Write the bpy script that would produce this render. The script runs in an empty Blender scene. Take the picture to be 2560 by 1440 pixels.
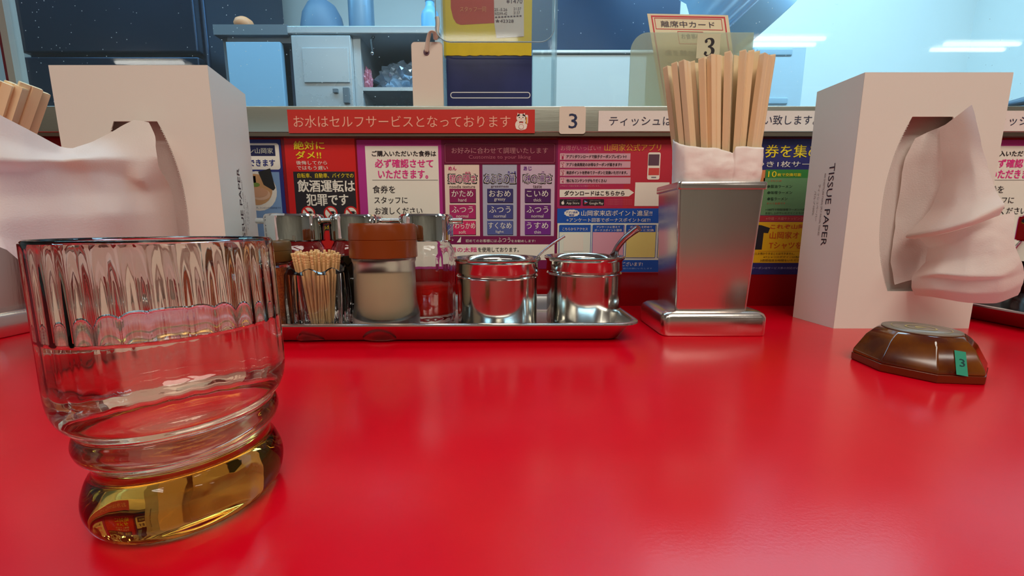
import bpy, bmesh, math, random
from mathutils import Vector, Matrix, noise
R = math.radians
SC = bpy.context.scene
COL = SC.collection
random.seed(7)

# ------------------------------------------------------------ camera, world, exposure
F, PITCH, HC = 995.0, R(8.6), 0.095          # focal length in pixels of 2560, tilt, height over the counter
cd = bpy.data.cameras.new('camera'); cam = bpy.data.objects.new('camera', cd); COL.objects.link(cam)
cd.sensor_width = 36.0; cd.lens = F / 2560 * 36; cd.clip_start = 0.005; cd.clip_end = 50
cam.location = (0, 0, HC); cam.rotation_euler = (R(90) - PITCH, 0, 0)
SC.camera = cam
w = bpy.data.worlds.new('world'); SC.world = w; w.use_nodes = True
w.node_tree.nodes['Background'].inputs[0].default_value = (0.9, 0.85, 0.8, 1)
w.node_tree.nodes['Background'].inputs[1].default_value = 0.05
SC.view_settings.view_transform = 'Standard'; SC.view_settings.look = 'None'
SC.view_settings.gamma = 1; SC.view_settings.use_curve_mapping = False
SC.view_settings.exposure = -0.22
SC.cycles.max_bounces = 16; SC.cycles.transmission_bounces = 14; SC.cycles.transparent_max_bounces = 16
SC.cycles.sample_clamp_indirect = 6

def area(name, loc, rot, sx, sy, power, col):
    l = bpy.data.lights.new(name, 'AREA'); l.shape = 'RECTANGLE'; l.size = sx; l.size_y = sy
    l.energy = power; l.color = col
    o = bpy.data.objects.new(name, l); COL.objects.link(o); o.location = loc; o.rotation_euler = rot
    return o
# kitchen strip lights (cool) and added warm fill lights over the dining side, without fixtures
area('kitchen_light', (0.6, 0.90, 1.50), (R(10), 0, 0), 2.8, 0.25, 46, (0.44, 0.77, 1.0))
area('kitchen_light', (-1.5, 0.95, 1.50), (0, 0, 0), 1.2, 0.25, 17, (0.32, 0.72, 1.0))
area('dining_fill', (0.5, -0.55, 1.50), (0, 0, 0), 1.2, 0.5, 21, (1.0, 0.95, 0.83))
area('dining_fill', (-0.4, -1.05, 1.50), (0, 0, 0), 2.4, 0.3, 22, (1.0, 0.96, 0.85))
area('kitchen_light', (1.2, 1.65, 1.50), (0, 0, 0), 1.4, 0.2, 10, (0.45, 0.80, 1.0))

# ------------------------------------------------------------ helpers
CP, SP = math.cos(PITCH), math.sin(PITCH)
def ray(px, py):
    u, v = (px - 1280) / F, (720 - py) / F
    return Vector((u, CP + v * SP, -SP + v * CP))
def at(px, py, Y):                     # world point where the photo's pixel meets the upright plane y=Y
    d = ray(px, py); d = d * (Y / d.y); return Vector((d.x, Y, HC + d.z))
def onz(px, py, z):                    # ... meets the level plane z
    d = ray(px, py); d = d * ((z - HC) / d.z); return Vector((d.x, d.y, z))

MATS = {}
def nodes(name):
    m = bpy.data.materials.new(name); m.use_nodes = True
    return m, m.node_tree.nodes, m.node_tree.links, m.node_tree.nodes['Principled BSDF']
def mat(name, col, rough=0.5, metal=0.0, spec=0.5, coat=0.0, var=0.0, vscale=30, bump=0.0, bscale=200, stretch=(1,1,1), emit=0, alpha=1, trans=0, ior=1.45, sss=0, col2=None, rvar=0.0):
    if name in MATS: return MATS[name]
    m, N, L, b = nodes(name)
    b.inputs['Base Color'].default_value = (*col, 1)
    b.inputs['Roughness'].default_value = rough; b.inputs['Metallic'].default_value = metal
    b.inputs['Specular IOR Level'].default_value = spec
    b.inputs['Coat Weight'].default_value = coat; b.inputs['Coat Roughness'].default_value = 0.08
    b.inputs['Transmission Weight'].default_value = trans; b.inputs['IOR'].default_value = ior
    if sss:
        b.inputs['Subsurface Weight'].default_value = sss; b.inputs['Subsurface Radius'].default_value = (0.01, 0.007, 0.005); b.inputs['Subsurface Scale'].default_value = 0.5
    if emit:
        b.inputs['Emission Color'].default_value = (*col, 1); b.inputs['Emission Strength'].default_value = emit
    if var or bump or col2 or rvar:
        tc = N.new('ShaderNodeTexCoord'); mp = N.new('ShaderNodeMapping'); mp.inputs['Scale'].default_value = stretch
        L.new(tc.outputs['Object'], mp.inputs[0])
    if var or col2 or rvar:
        n = N.new('ShaderNodeTexNoise'); n.inputs['Scale'].default_value = vscale; n.inputs['Detail'].default_value = 5
        L.new(mp.outputs[0], n.inputs['Vector'])
        if var or col2:
            r = N.new('ShaderNodeValToRGB'); c2 = col2 or tuple(c * (1 - var) for c in col)
            r.color_ramp.elements[0].position = 0.35; r.color_ramp.elements[1].position = 0.65
            r.color_ramp.elements[0].color = (*c2, 1); r.color_ramp.elements[1].color = (*col, 1)
            L.new(n.outputs['Fac'], r.inputs[0]); L.new(r.outputs[0], b.inputs['Base Color'])
        if rvar:
            mr = N.new('ShaderNodeMapRange'); mr.inputs[3].default_value = rough - rvar; mr.inputs[4].default_value = rough + rvar
            L.new(n.outputs['Fac'], mr.inputs[0]); L.new(mr.outputs[0], b.inputs['Roughness'])
    if bump:
        n2 = N.new('ShaderNodeTexNoise'); n2.inputs['Scale'].default_value = bscale; n2.inputs['Detail'].default_value = 4
        L.new(mp.outputs[0], n2.inputs['Vector'])
        bp = N.new('ShaderNodeBump'); bp.inputs['Strength'].default_value = bump; bp.inputs['Distance'].default_value = 0.001
        L.new(n2.outputs['Fac'], bp.inputs['Height']); L.new(bp.outputs[0], b.inputs['Normal'])
    MATS[name] = m
    return m
def glass(name, rough=0.0, ior=1.5, absorb=None, dens=0, tint=(1,1,1)):
    m, N, L, b = nodes(name)
    b.inputs['Base Color'].default_value = (*tint, 1); b.inputs['Transmission Weight'].default_value = 1
    b.inputs['Roughness'].default_value = rough; b.inputs['IOR'].default_value = ior
    if absorb:
        v = N.new('ShaderNodeVolumeAbsorption'); v.inputs[0].default_value = (*absorb, 1); v.inputs[1].default_value = dens
        L.new(v.outputs[0], N['Material Output'].inputs['Volume'])
    return m
def sheet_mat(name, tint=(0.96, 0.98, 0.98), haze=0.0, hazecol=(0.8, 0.85, 0.85), rough=0.02, specks=0.0):
    # thin clear pane: transparent + Fresnel gloss, with a little milky film and specks of dirt
    m, N, L, b = nodes(name); N.remove(b); out = N['Material Output']
    tr = N.new('ShaderNodeBsdfTransparent'); tr.inputs[0].default_value = (*tint, 1)
    gl = N.new('ShaderNodeBsdfGlossy'); gl.inputs['Roughness'].default_value = rough
    fr = N.new('ShaderNodeFresnel'); ge = N.new('ShaderNodeNewGeometry')
    mi = N.new('ShaderNodeMapRange'); mi.inputs[3].default_value = 1.45; mi.inputs[4].default_value = 1/1.45    # same reflectance from either face of a thin pane
    L.new(ge.outputs['Backfacing'], mi.inputs[0]); L.new(mi.outputs[0], fr.inputs[0])
    mx = N.new('ShaderNodeMixShader'); L.new(fr.outputs[0], mx.inputs[0]); L.new(tr.outputs[0], mx.inputs[1]); L.new(gl.outputs[0], mx.inputs[2])
    last = mx
    if haze or specks:
        df = N.new('ShaderNodeBsdfDiffuse'); df.inputs[0].default_value = (*hazecol, 1)
        tl = N.new('ShaderNodeBsdfTranslucent'); tl.inputs[0].default_value = (*hazecol, 1)
        ad = N.new('ShaderNodeMixShader'); L.new(df.outputs[0], ad.inputs[1]); L.new(tl.outputs[0], ad.inputs[2])
        m2 = N.new('ShaderNodeMixShader'); L.new(mx.outputs[0], m2.inputs[1]); L.new(ad.outputs[0], m2.inputs[2]); m2.inputs[0].default_value = haze
        if specks:
            tc = N.new('ShaderNodeTexCoord'); vo = N.new('ShaderNodeTexVoronoi'); vo.inputs['Scale'].default_value = specks
            L.new(tc.outputs['Object'], vo.inputs['Vector'])
            ma = N.new('ShaderNodeMath'); ma.operation = 'LESS_THAN'; L.new(vo.outputs['Distance'], ma.inputs[0]); ma.inputs[1].default_value = 0.085
            sx = N.new('ShaderNodeSeparateXYZ'); L.new(vo.outputs['Color'], sx.inputs[0])
            mb = N.new('ShaderNodeMath'); mb.operation = 'GREATER_THAN'; L.new(sx.outputs[0], mb.inputs[0]); mb.inputs[1].default_value = 0.62
            mm = N.new('ShaderNodeMath'); mm.operation = 'MULTIPLY'; L.new(ma.outputs[0], mm.inputs[0]); L.new(mb.outputs[0], mm.inputs[1])
            mh = N.new('ShaderNodeMath'); mh.operation = 'MULTIPLY_ADD'; L.new(mm.outputs[0], mh.inputs[0]); mh.inputs[1].default_value = 0.8; mh.inputs[2].default_value = haze
            L.new(mh.outputs[0], m2.inputs[0])
        last = m2
    L.new(last.outputs[0], out.inputs[0])
    return m

def link(name, me, m=None, parent=None, smooth=False):
    o = bpy.data.objects.new(name, me); COL.objects.link(o)
    if m is not None:
        for x in (m if isinstance(m, (list, tuple)) else [m]): me.materials.append(x)
    if smooth:
        for p in me.polygons: p.use_smooth = True
    if parent: o.parent = parent
    return o
def build(name, bm, m=None, parent=None, smooth=False, bevel=0.0, seg=2):
    bmesh.ops.recalc_face_normals(bm, faces=bm.faces)
    me = bpy.data.meshes.new(name); bm.to_mesh(me); bm.free()
    o = link(name, me, m, parent, smooth or bevel > 0)
    if bevel:
        md = o.modifiers.new('bevel', 'BEVEL'); md.width = bevel; md.segments = seg; md.limit_method = 'ANGLE'; md.angle_limit = R(35)
        md.harden_normals = False
        sb = o.modifiers.new('wn', 'WEIGHTED_NORMAL')
    return o
def sharp(o, a=40):
    me = o.data
    me.shade_smooth() if hasattr(me, 'shade_smooth') else None
    try: me.set_sharp_from_angle(angle=R(a))
    except Exception: pass
    return o
def tag(o, label, cat, group=None, kind=None):
    if label: o['label'] = label
    if cat: o['category'] = cat
    if group: o['group'] = group
    if kind: o['kind'] = kind
    return o
def thing(name, label, cat, loc=(0, 0, 0), rz=0, group=None):
    o = bpy.data.objects.new(name, None); COL.objects.link(o); o.empty_display_size = 0.02
    o.location = loc; o.rotation_euler = (0, 0, rz)
    return tag(o, label, cat, group)
def struct(name, bm, m, parent=None, bevel=0):
    o = build(name, bm, m, parent, bevel=bevel); o['kind'] = 'structure'; return o
def box(bm, x0, x1, y0, y1, z0, z1):
    v = [bm.verts.new(c) for c in ((x0,y0,z0),(x1,y0,z0),(x1,y1,z0),(x0,y1,z0),(x0,y0,z1),(x1,y0,z1),(x1,y1,z1),(x0,y1,z1))]
    for f in ((0,3,2,1),(4,5,6,7),(0,1,5,4),(1,2,6,5),(2,3,7,6),(3,0,4,7)): bm.faces.new([v[i] for i in f])
    return v
def boxes(*bs):
    bm = bmesh.new()
    for b in bs: box(bm, *b)
    return bm
def loft(bm, rings, cap0=True, cap1=True, closed=True):
    vr = [[bm.verts.new(p) for p in r] for r in rings]
    n = len(vr[0])
    for a, b in zip(vr, vr[1:]):
        for i in range(n if closed else n - 1):
            j = (i + 1) % n
            bm.faces.new((a[i], a[j], b[j], b[i]))
    if cap0: bm.faces.new(vr[0][::-1])
    if cap1: bm.faces.new(vr[-1])
    return vr
def lathe(prof, n=48, mod=None, c=(0, 0)):
    # prof: list of (r, z); a radius of 0 makes a pole. mod(r, z, angle) -> r
    bm = bmesh.new(); prev = None
    for k, (r, z) in enumerate(prof):
        if r <= 1e-7: cur = [bm.verts.new((c[0], c[1], z))]
        else:
            cur = []
            for i in range(n):
                a = 2 * math.pi * i / n; rr = mod(r, z, a, k) if mod else r
                cur.append(bm.verts.new((c[0] + rr * math.cos(a), c[1] + rr * math.sin(a), z)))
        if prev:
            if len(prev) == 1 and len(cur) > 1:
                for i in range(n): bm.faces.new((prev[0], cur[i], cur[(i+1) % n]))
            elif len(cur) == 1 and len(prev) > 1:
                for i in range(n): bm.faces.new((prev[i], cur[0], prev[(i+1) % n]))
            elif len(cur) > 1:
                for i in range(n):
                    j = (i+1) % n; bm.faces.new((prev[i], prev[j], cur[j], cur[i]))
        prev = cur
    return bm
def spline(pts, k=4):
    # Catmull-Rom through 2-D or 3-D points
    P = [Vector(p) for p in pts]; out = []
    for i in range(len(P) - 1):
        p0 = P[max(i-1, 0)]; p1 = P[i]; p2 = P[i+1]; p3 = P[min(i+2, len(P)-1)]
        for j in range(k):
            t = j / k
            out.append(0.5 * ((2*p1) + (p2-p0)*t + (2*p0-5*p1+4*p2-p3)*t*t + (3*p1-p0-3*p2+p3)*t**3))
    out.append(P[-1]); return out
def tube(bm, pts, r, n=10, cap=True, flat=1.0):
    pts = [Vector(p) for p in pts]; rings = []
    up = Vector((0, 0, 1))
    for i, p in enumerate(pts):
        d = (pts[min(i+1, len(pts)-1)] - pts[max(i-1, 0)]).normalized()
        if abs(d.dot(up)) > 0.97: up2 = Vector((0, 1, 0))
        else: up2 = up
        a = d.cross(up2).normalized(); b = a.cross(d).normalized()
        rr = r[i] if isinstance(r, (list, tuple)) else r
        rings.append([p + a * rr * math.cos(2*math.pi*k/n) + b * rr * flat * math.sin(2*math.pi*k/n) for k in range(n)])
    loft(bm, rings, cap, cap)
def rrect(x0, x1, y0, y1, r, n=5):
    out = []
    for cx, cy, a0 in ((x1-r, y1-r, 0), (x0+r, y1-r, 90), (x0+r, y0+r, 180), (x1-r, y0+r, 270)):
        for i in range(n + 1):
            a = R(a0 + 90 * i / n); out.append((cx + r*math.cos(a), cy + r*math.sin(a)))
    return out

# text ------------------------------------------------------
TCACHE = {}
def glyphs(s, bold=0.0, sep='\n'):
    key = (s, bold)
    if key in TCACHE: return TCACHE[key]
    cu = bpy.data.curves.new('t', 'FONT'); cu.body = s; cu.size = 1; cu.offset = bold; cu.resolution_u = 2; cu.align_x = 'LEFT'
    ob = bpy.data.objects.new('t', cu); COL.objects.link(ob)
    dg = bpy.context.evaluated_depsgraph_get(); dg.update(); ev = ob.evaluated_get(dg)
    me = ev.to_mesh()
    vs = [(v.co.x, v.co.y) for v in me.vertices]; fs = [tuple(p.vertices) for p in me.polygons]
    ev.to_mesh_clear(); bpy.data.objects.remove(ob); bpy.data.curves.remove(cu)
    if vs:
        x0 = min(v[0] for v in vs); x1 = max(v[0] for v in vs); y0 = min(v[1] for v in vs); y1 = max(v[1] for v in vs)
        sx = max(x1 - x0, 1e-6); sy = max(y1 - y0, 1e-6)
        vs = [((v[0]-x0)/sx, (v[1]-y0)/sy) for v in vs]
    TCACHE[key] = (vs, fs); return TCACHE[key]
class Print:
    """flat print on a plane: polygons and lettering, several inks in one mesh"""
    def __init__(s, origin, U, V, N, unit=0.00012):
        s.o, s.U, s.V, s.N = Vector(origin), Vector(U), Vector(V), Vector(N); s.unit = unit
        s.v = []; s.f = []; s.m = []; s.mats = []; s.off = 0
    def ink(s, m):
        if m not in s.mats: s.mats.append(m)
        return s.mats.index(m)
    def pt(s, a, b, layer): return s.o + s.U * a + s.V * b + s.N * (layer * s.unit)
    def poly(s, pts, m, layer=1):
        k = len(s.v); s.v += [s.pt(a, b, layer) for a, b in pts]; s.f.append(tuple(range(k, k + len(pts)))); s.m.append(s.ink(m))
    def rect(s, x0, y0, x1, y1, m, layer=1): s.poly([(x0,y0),(x1,y0),(x1,y1),(x0,y1)], m, layer)
    def rr(s, x0, y0, x1, y1, r, m, layer=1): s.poly(rrect(x0, x1, y0, y1, r, 4), m, layer)
    def ell(s, cx, cy, rx, ry, m, layer=1, n=24): s.poly([(cx+rx*math.cos(2*math.pi*i/n), cy+ry*math.sin(2*math.pi*i/n)) for i in range(n)], m, layer)
    def ring(s, pts_o, pts_i, m, layer=1):
        k = len(s.v); n = len(pts_o)
        s.v += [s.pt(a, b, layer) for a, b in pts_o] + [s.pt(a, b, layer) for a, b in pts_i]
        for i in range(n):
            j = (i+1) % n; s.f.append((k+i, k+j, k+n+j, k+n+i)); s.m.append(s.ink(m))
    def frame(s, x0, y0, x1, y1, t, m, layer=1, r=0):
        if r: s.ring(rrect(x0, x1, y0, y1, r, 4), rrect(x0+t, x1-t, y0+t, y1-t, max(r-t, t*0.3), 4), m, layer)
        else: s.ring([(x0,y0),(x1,y0),(x1,y1),(x0,y1)], [(x0+t,y0+t),(x1-t,y0+t),(x1-t,y1-t),(x0+t,y1-t)], m, layer)
    def text(s, t, x0, y0, x1, y1, m, layer=3, bold=0.0, rot=None):
        vs, fs = glyphs(t, 0.0); mi = s.ink(m); e = max(bold, 0) * 1.15 * (y1-y0)     # heavy type = the light glyph struck several times
        sh = [(0, 0)] if e <= 0 else ([(-.6, 0), (.6, 0)] if bold < 0.018 else [(-1, -.7), (1, -.7), (-1, .7), (1, .7)])
        for n_, (dx, dy) in enumerate(sh):
            k = len(s.v)
            for a, b in vs: s.v.append(s.pt(x0 + (x1-x0)*a + dx*e, y0 + (y1-y0)*b + dy*e, layer + 0.04*n_))
            for f in fs: s.f.append(tuple(k+i for i in f)); s.m.append(mi)
    def build(s, name, parent):
        me = bpy.data.meshes.new(name); me.from_pydata([tuple(v) for v in s.v], [], s.f)
        for m in s.mats: me.materials.append(m)
        for p, i in zip(me.polygons, s.m): p.material_index = i
        o = bpy.data.objects.new(name, me); COL.objects.link(o)
        if parent: o.parent = parent
        return o
def S(*c):       # sRGB 0-255 -> linear
    return tuple(((x/255)/12.92 if x/255 <= 0.04045 else ((x/255+0.055)/1.055)**2.4) for x in c)
def ink(r, g, b, rough=0.45):
    return mat('ink_%02x%02x%02x' % (r, g, b), S(r, g, b), rough, spec=0.35)

STEEL = mat('stainless_steel', (0.60, 0.58, 0.53), 0.12, 1.0, rvar=0.04, vscale=40)
SATIN = mat('satin_steel', (0.80, 0.71, 0.66), 0.22, 1.0, bump=0.05, bscale=600, stretch=(1, 1, 0.05), rvar=0.05, vscale=25)
BRUSH = mat('brushed_ledge_steel', (0.60, 0.59, 0.50), 0.33, 1.0, bump=0.1, bscale=500, stretch=(0.03, 1, 1), rvar=0.1, vscale=18)
CHROME = mat('chrome', (0.80, 0.79, 0.76), 0.05, 1.0)
RED = mat('red_laminate', S(200, 0, 22), 0.20, spec=0.5, var=0.03, vscale=60, bump=0.03, bscale=900)
PANELRED = mat('red_panel', S(140, 3, 10), 0.22, spec=0.5, var=0.05, vscale=20)  # red darkened evenly, so the colour carries the shade under the ledge
CARTON = mat('white_carton', S(226, 220, 208), 0.42, spec=0.4, bump=0.03, bscale=900)
TISSUE = mat('tissue_paper', S(240, 228, 220), 0.85, spec=0.1, bump=0.25, bscale=900, sss=0.0)
def translucent(m, col, f):
    N, L = m.node_tree.nodes, m.node_tree.links; b = N['Principled BSDF']; t = N.new('ShaderNodeBsdfTranslucent'); t.inputs[0].default_value = (*col, 1)
    x = N.new('ShaderNodeMixShader'); x.inputs[0].default_value = f; L.new(b.outputs[0], x.inputs[1]); L.new(t.outputs[0], x.inputs[2]); L.new(x.outputs[0], N['Material Output'].inputs[0])
translucent(TISSUE, S(240, 228, 216), 0.38)
PAPER = mat('white_paper', S(232, 218, 210), 0.6, spec=0.3, bump=0.15, bscale=300)
WOOD = mat('pale_birch', S(240, 216, 178), 0.55, spec=0.3, col2=S(228, 196, 152), vscale=60, stretch=(1, 1, 0.04), bump=0.2, bscale=400)
PICKW = mat('toothpick_wood', S(234, 194, 138), 0.55, spec=0.3, col2=S(218, 168, 112), vscale=120, stretch=(1, 1, 0.1))
BROWNCAP = mat('brown_plastic', S(126, 56, 14), 0.25, spec=0.5)
CLEAR = glass('clear_glass', 0.0, 1.5)
BLACK = mat('black_rubber', (0.01, 0.01, 0.012), 0.5)

# ------------------------------------------------------------ large structure
CEIL, FLOOR = 1.56, -0.78
WALLW = mat('white_wall', S(225, 220, 210), 0.8, var=0.05, vscale=3)
KWALL = mat('kitchen_wall_panel', S(226, 232, 230), 0.35, spec=0.5, var=0.04, vscale=2)
struct('floor', boxes((-4.2, 4.4, -3.2, 2.3, FLOOR-0.05, FLOOR)), mat('floor_tile', S(96, 80, 70), 0.4, var=0.3, vscale=4))
struct('ceiling', boxes((-4.2, 4.4, -3.2, 2.3, CEIL, CEIL+0.05)), mat('ceiling_board', S(190, 185, 176), 0.9, bump=0.3, bscale=60))
struct('wall_dining_back', boxes((-4.2, 4.4, -3.25, -3.2, FLOOR, CEIL)), mat('dining_wall', S(196, 184, 164), 0.8, var=0.2, vscale=2))
struct('wall_dining_left', boxes((-4.25, -4.2, -3.2, 2.3, FLOOR, CEIL)), WALLW)
struct('wall_dining_right', boxes((4.4, 4.45, -3.2, 2.3, FLOOR, CEIL)), WALLW)
struct('wall_kitchen_back', boxes((-4.2, 4.4, 2.0, 2.05, FLOOR, CEIL)), KWALL)
struct('wall_kitchen_right', boxes((2.13, 2.18, 0.62, 2.0, FLOOR, CEIL)), KWALL)
LX0, LX1 = -2.6, 2.6
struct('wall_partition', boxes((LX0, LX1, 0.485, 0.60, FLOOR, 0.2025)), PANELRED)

ct = thing('counter', 'glossy red laminate counter top running the full width under everything', 'counter', (0, 0, 0))
build('countertop', boxes((LX0, LX1, -0.12, 0.485, -0.03, 0.0)), RED, ct, bevel=0.004)
build('front_panel', boxes((LX0, LX1, 0.10, 0.13, FLOOR, -0.03)), mat('dark_panel', S(60, 30, 24), 0.5), ct)

lg = build('ledge', boxes((LX0, LX1, 0.475, 0.66, 0.2025, 0.2312)), BRUSH, bevel=0.0012)
tag(lg, 'brushed stainless steel ledge above the red poster wall, carrying labels and card stands', 'ledge')
# slim folded lip under the ledge front
build('lip', boxes((LX0, LX1, 0.4755, 0.4845, 0.1985, 0.2025)), mat('dull_lip', S(120, 104, 88), 0.4, 0.8), lg)

# glass pane between ledge and kitchen
win = build('window_1', boxes((at(50, 150, 0.62).x, 2.13, 0.618, 0.622, 0.2312, 1.2)), sheet_mat('pane_glass', haze=0.02, specks=120, hazecol=(0.75, 0.85, 0.9)))
win['kind'] = 'structure'
fx = at(40, 150, 0.62).x
build('window_frame', boxes((fx - 0.006, fx + 0.004, 0.612, 0.628, 0.2312, 1.2)), mat('pane_frame', S(190, 188, 180), 0.3, 0.6), win)
build('frame_seal', boxes((fx - 0.011, fx - 0.006, 0.613, 0.626, 0.2312, 1.2)), mat('frame_seal', S(90, 24, 34), 0.4), win)

# fluorescent fixtures over the dining side (seen mirrored in the pane)
TUBEM = mat('lit_tube', (1.0, 0.97, 0.9), emit=9)
FIXM = mat('fixture_white', S(210, 208, 200), 0.5)
for k, (x, y) in enumerate(((-3.13, -2.5), (-0.25, -2.3), (2.07, -2.06), (3.65, -2.15))):
    t = thing('ceiling_light', ['far left', 'second from left', 'third from left', 'far right'][k] + ' fluorescent fixture with two tubes on the dining ceiling', 'ceiling light', (x, y, CEIL))
    build('fixture_body', boxes((-0.32, 0.32, -0.09, 0.09, -0.035, 0)), FIXM, t)
    for s in (-1, 1):
        bm = bmesh.new(); tube(bm, [(-0.29, s*0.05, -0.055), (0.29, s*0.05, -0.055)], 0.014, 12); build('tube', bm, TUBEM, t, smooth=True)

# ------------------------------------------------------------ kitchen beyond the pane
DSTEEL = mat('dark_kitchen_steel', S(38, 58, 82), 0.30, 0.75, rvar=0.06, vscale=6)
NAVY = mat('hood_steel', S(40, 72, 106), 0.4, 0.2, var=0.25, vscale=3)
KST = mat('kitchen_steel', S(196, 206, 212), 0.28, 0.35, rvar=0.05, vscale=6)
GREYT = mat('grey_top', S(120, 132, 142), 0.4, 0.4)
DARKIN = mat('dark_interior', S(52, 66, 84), 0.6)
a = at(56, 150, 1.35); b = at(512, 150, 1.35)
fr = thing('refrigerator', 'tall dark steel kitchen refrigerator behind the pane, left, above the tissue box', 'refrigerator', ((a.x+b.x)/2, 1.35, FLOOR))
W = (b.x - a.x) / 2
zs = at(300, 140, 1.35).z - FLOOR
build('body', boxes((-W, W, 0.02, 0.5, 0.1, 2.18)), DSTEEL, fr, bevel=0.01)
build('door', boxes((-W+0.01, W-0.01, -0.012, 0.018, zs+0.006, 2.16)), DSTEEL, fr, bevel=0.006)
build('door', boxes((-W+0.01, W-0.01, -0.012, 0.018, 0.12, zs-0.006)), DSTEEL, fr, bevel=0.006)
bm = bmesh.new(); tube(bm, [(-W+0.05, -0.03, zs+0.25), (-W+0.05, -0.05, zs+0.28), (-W+0.05, -0.05, zs+0.6), (-W+0.05, -0.03, zs+0.63)], 0.008, 8)
build('handle', bm, KST, fr, smooth=True)
for sx in (-1, 1):
    for y in (0.06, 0.44): build('foot', boxes((sx*(W-0.06)-0.02, sx*(W-0.06)+0.02, y-0.02, y+0.02, 0, 0.1)), BLACK, fr)

# steel cupboard with open shelf
YC = 1.30
c0, c1 = at(562, 150, YC).x, at(1105, 150, YC).x
zt, zb = at(800, 72, YC).z, at(800, 92, YC).z
cup = thing('steel_cupboard', 'pale steel cupboard with two doors and an open shelf in the kitchen', 'cupboard', (c0, YC, FLOOR))
H0 = zt - FLOOR; Hb = zb - FLOOR; CW = c1 - c0
def cx(px, py=180): return at(px, py, YC).x - c0
def cz(py, px=800): return at(px, py, YC).z - FLOOR
build('top_panel', boxes((-0.01, CW, -0.02, 0.38, Hb, H0)), KST, cup, bevel=0.003)
build('side_panel', boxes((0, 0.02, 0, 0.38, 0, Hb)), GREYT, cup)
build('side_panel', boxes((CW-0.02, CW, 0, 0.38, 0, Hb)), KST, cup)
build('back_panel', boxes((0.02, CW-0.02, 0.36, 0.38, 0, Hb)), DARKIN, cup)
xm = cx(715); xn = cx(886); xo = cx(905)
build('divider', boxes((xn, xo, 0, 0.36, 0, Hb)), KST, cup)
build('divider', boxes((xm+0.01, cx(742), 0.01, 0.36, 0, Hb)), DARKIN, cup)
build('dark_cap', boxes((-0.011, cx(735), -0.022, 0.30, Hb-0.004, H0+0.002)), GREYT, cup)
build('header_rail', boxes((0.02, xm+0.03, -0.01, 0.02, cz(112), Hb)), GREYT, cup)
d1 = build('door', boxes((cx(582), xm, -0.02, 0.0, 0.05, cz(112))), mat('door_sheet', S(150, 196, 226), 0.5), cup, bevel=0.002)
d2 = build('door', boxes((cx(742), xn, -0.02, 0.0, 0.05, cz(96))), KST, cup, bevel=0.002)
build('door_panel', boxes((cx(768), cx(880), -0.024, -0.019, cz(213), cz(128))), KST, d2, bevel=0.001)
build('lock', boxes((cx(838), cx(850), -0.027, -0.02, cz(238), cz(229))), GREYT, d2)
build('door_handle', boxes((cx(863), cx(878), -0.028, -0.02, cz(264), cz(226))), GREYT, d2, bevel=0.001)
build('shelf', boxes((xo, CW-0.02, 0.0, 0.36, cz(227), cz(218))), KST, cup)
bm = bmesh.new(); tube(bm, [(cx(938), 0.0, Hb), (cx(937), -0.02, Hb-0.02), (cx(939), -0.02, cz(138)), (cx(942), -0.03, cz(144))], 0.004, 8)
build('hook', bm, BLACK, cup, smooth=True)
build('hook_tip', lathe([(0, -0.006), (0.006, 0), (0, 0.006)], 10), CHROME, cup, smooth=True).location = (cx(941), -0.03, cz(144))

def crumple(name, label, c, sx, sy, sz, m, cat, seed, amp=0.35, fr_=3.0, group=None, flatb=True):
    bm = bmesh.new(); bmesh.ops.create_icosphere(bm, subdivisions=4, radius=1)
    for v in bm.verts:
        n = noise.noise(v.co * fr_ + Vector((seed, 0, 0))); n2 = noise.noise(v.co * fr_ * 3 + Vector((0, seed, 0)))
        v.co *= 1 + amp * abs(n) * 1.6 + amp * 0.4 * n2
        v.co = Vector((v.co.x * sx, v.co.y * sy, max(v.co.z, -0.55) * sz if flatb else v.co.z * sz))
    o = build(name, bm, m); o.location = c
    return tag(o, label, cat, group)
BAGM = glass('plastic_film', 0.15, 1.2, tint=(0.85, 0.92, 1.0))
BAGS = mat('shiny_bag', S(150, 175, 200), 0.15, 0.3, coat=1.0)
zsft = at(960, 218, YC).z
p = at(1008, 200, YC+0.1)
crumple('plastic_bag', 'shiny crumpled clear plastic bag at the right on the open kitchen shelf', (p.x, YC+0.1, zsft+0.036), 0.075, 0.06, 0.062, BAGS, 'bag', 3.1)
p = at(930, 205, YC+0.2)
crumple('plastic_bag', 'smaller dark plastic bag at the left on the open kitchen shelf', (p.x, YC+0.2, zsft+0.026), 0.036, 0.04, 0.038, mat('grey_bag', S(110, 130, 150), 0.3, coat=0.8), 'bag', 8.3)
p = at(918, 205, YC+0.03)
crumple('snack_packet', 'small pinkish red packet beside the bags on the kitchen shelf', (p.x+0.005, YC+0.025, zsft+0.022), 0.012, 0.012, 0.036, mat('pink_packet', S(200, 110, 130), 0.3, coat=0.6), 'packet', 5)
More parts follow.
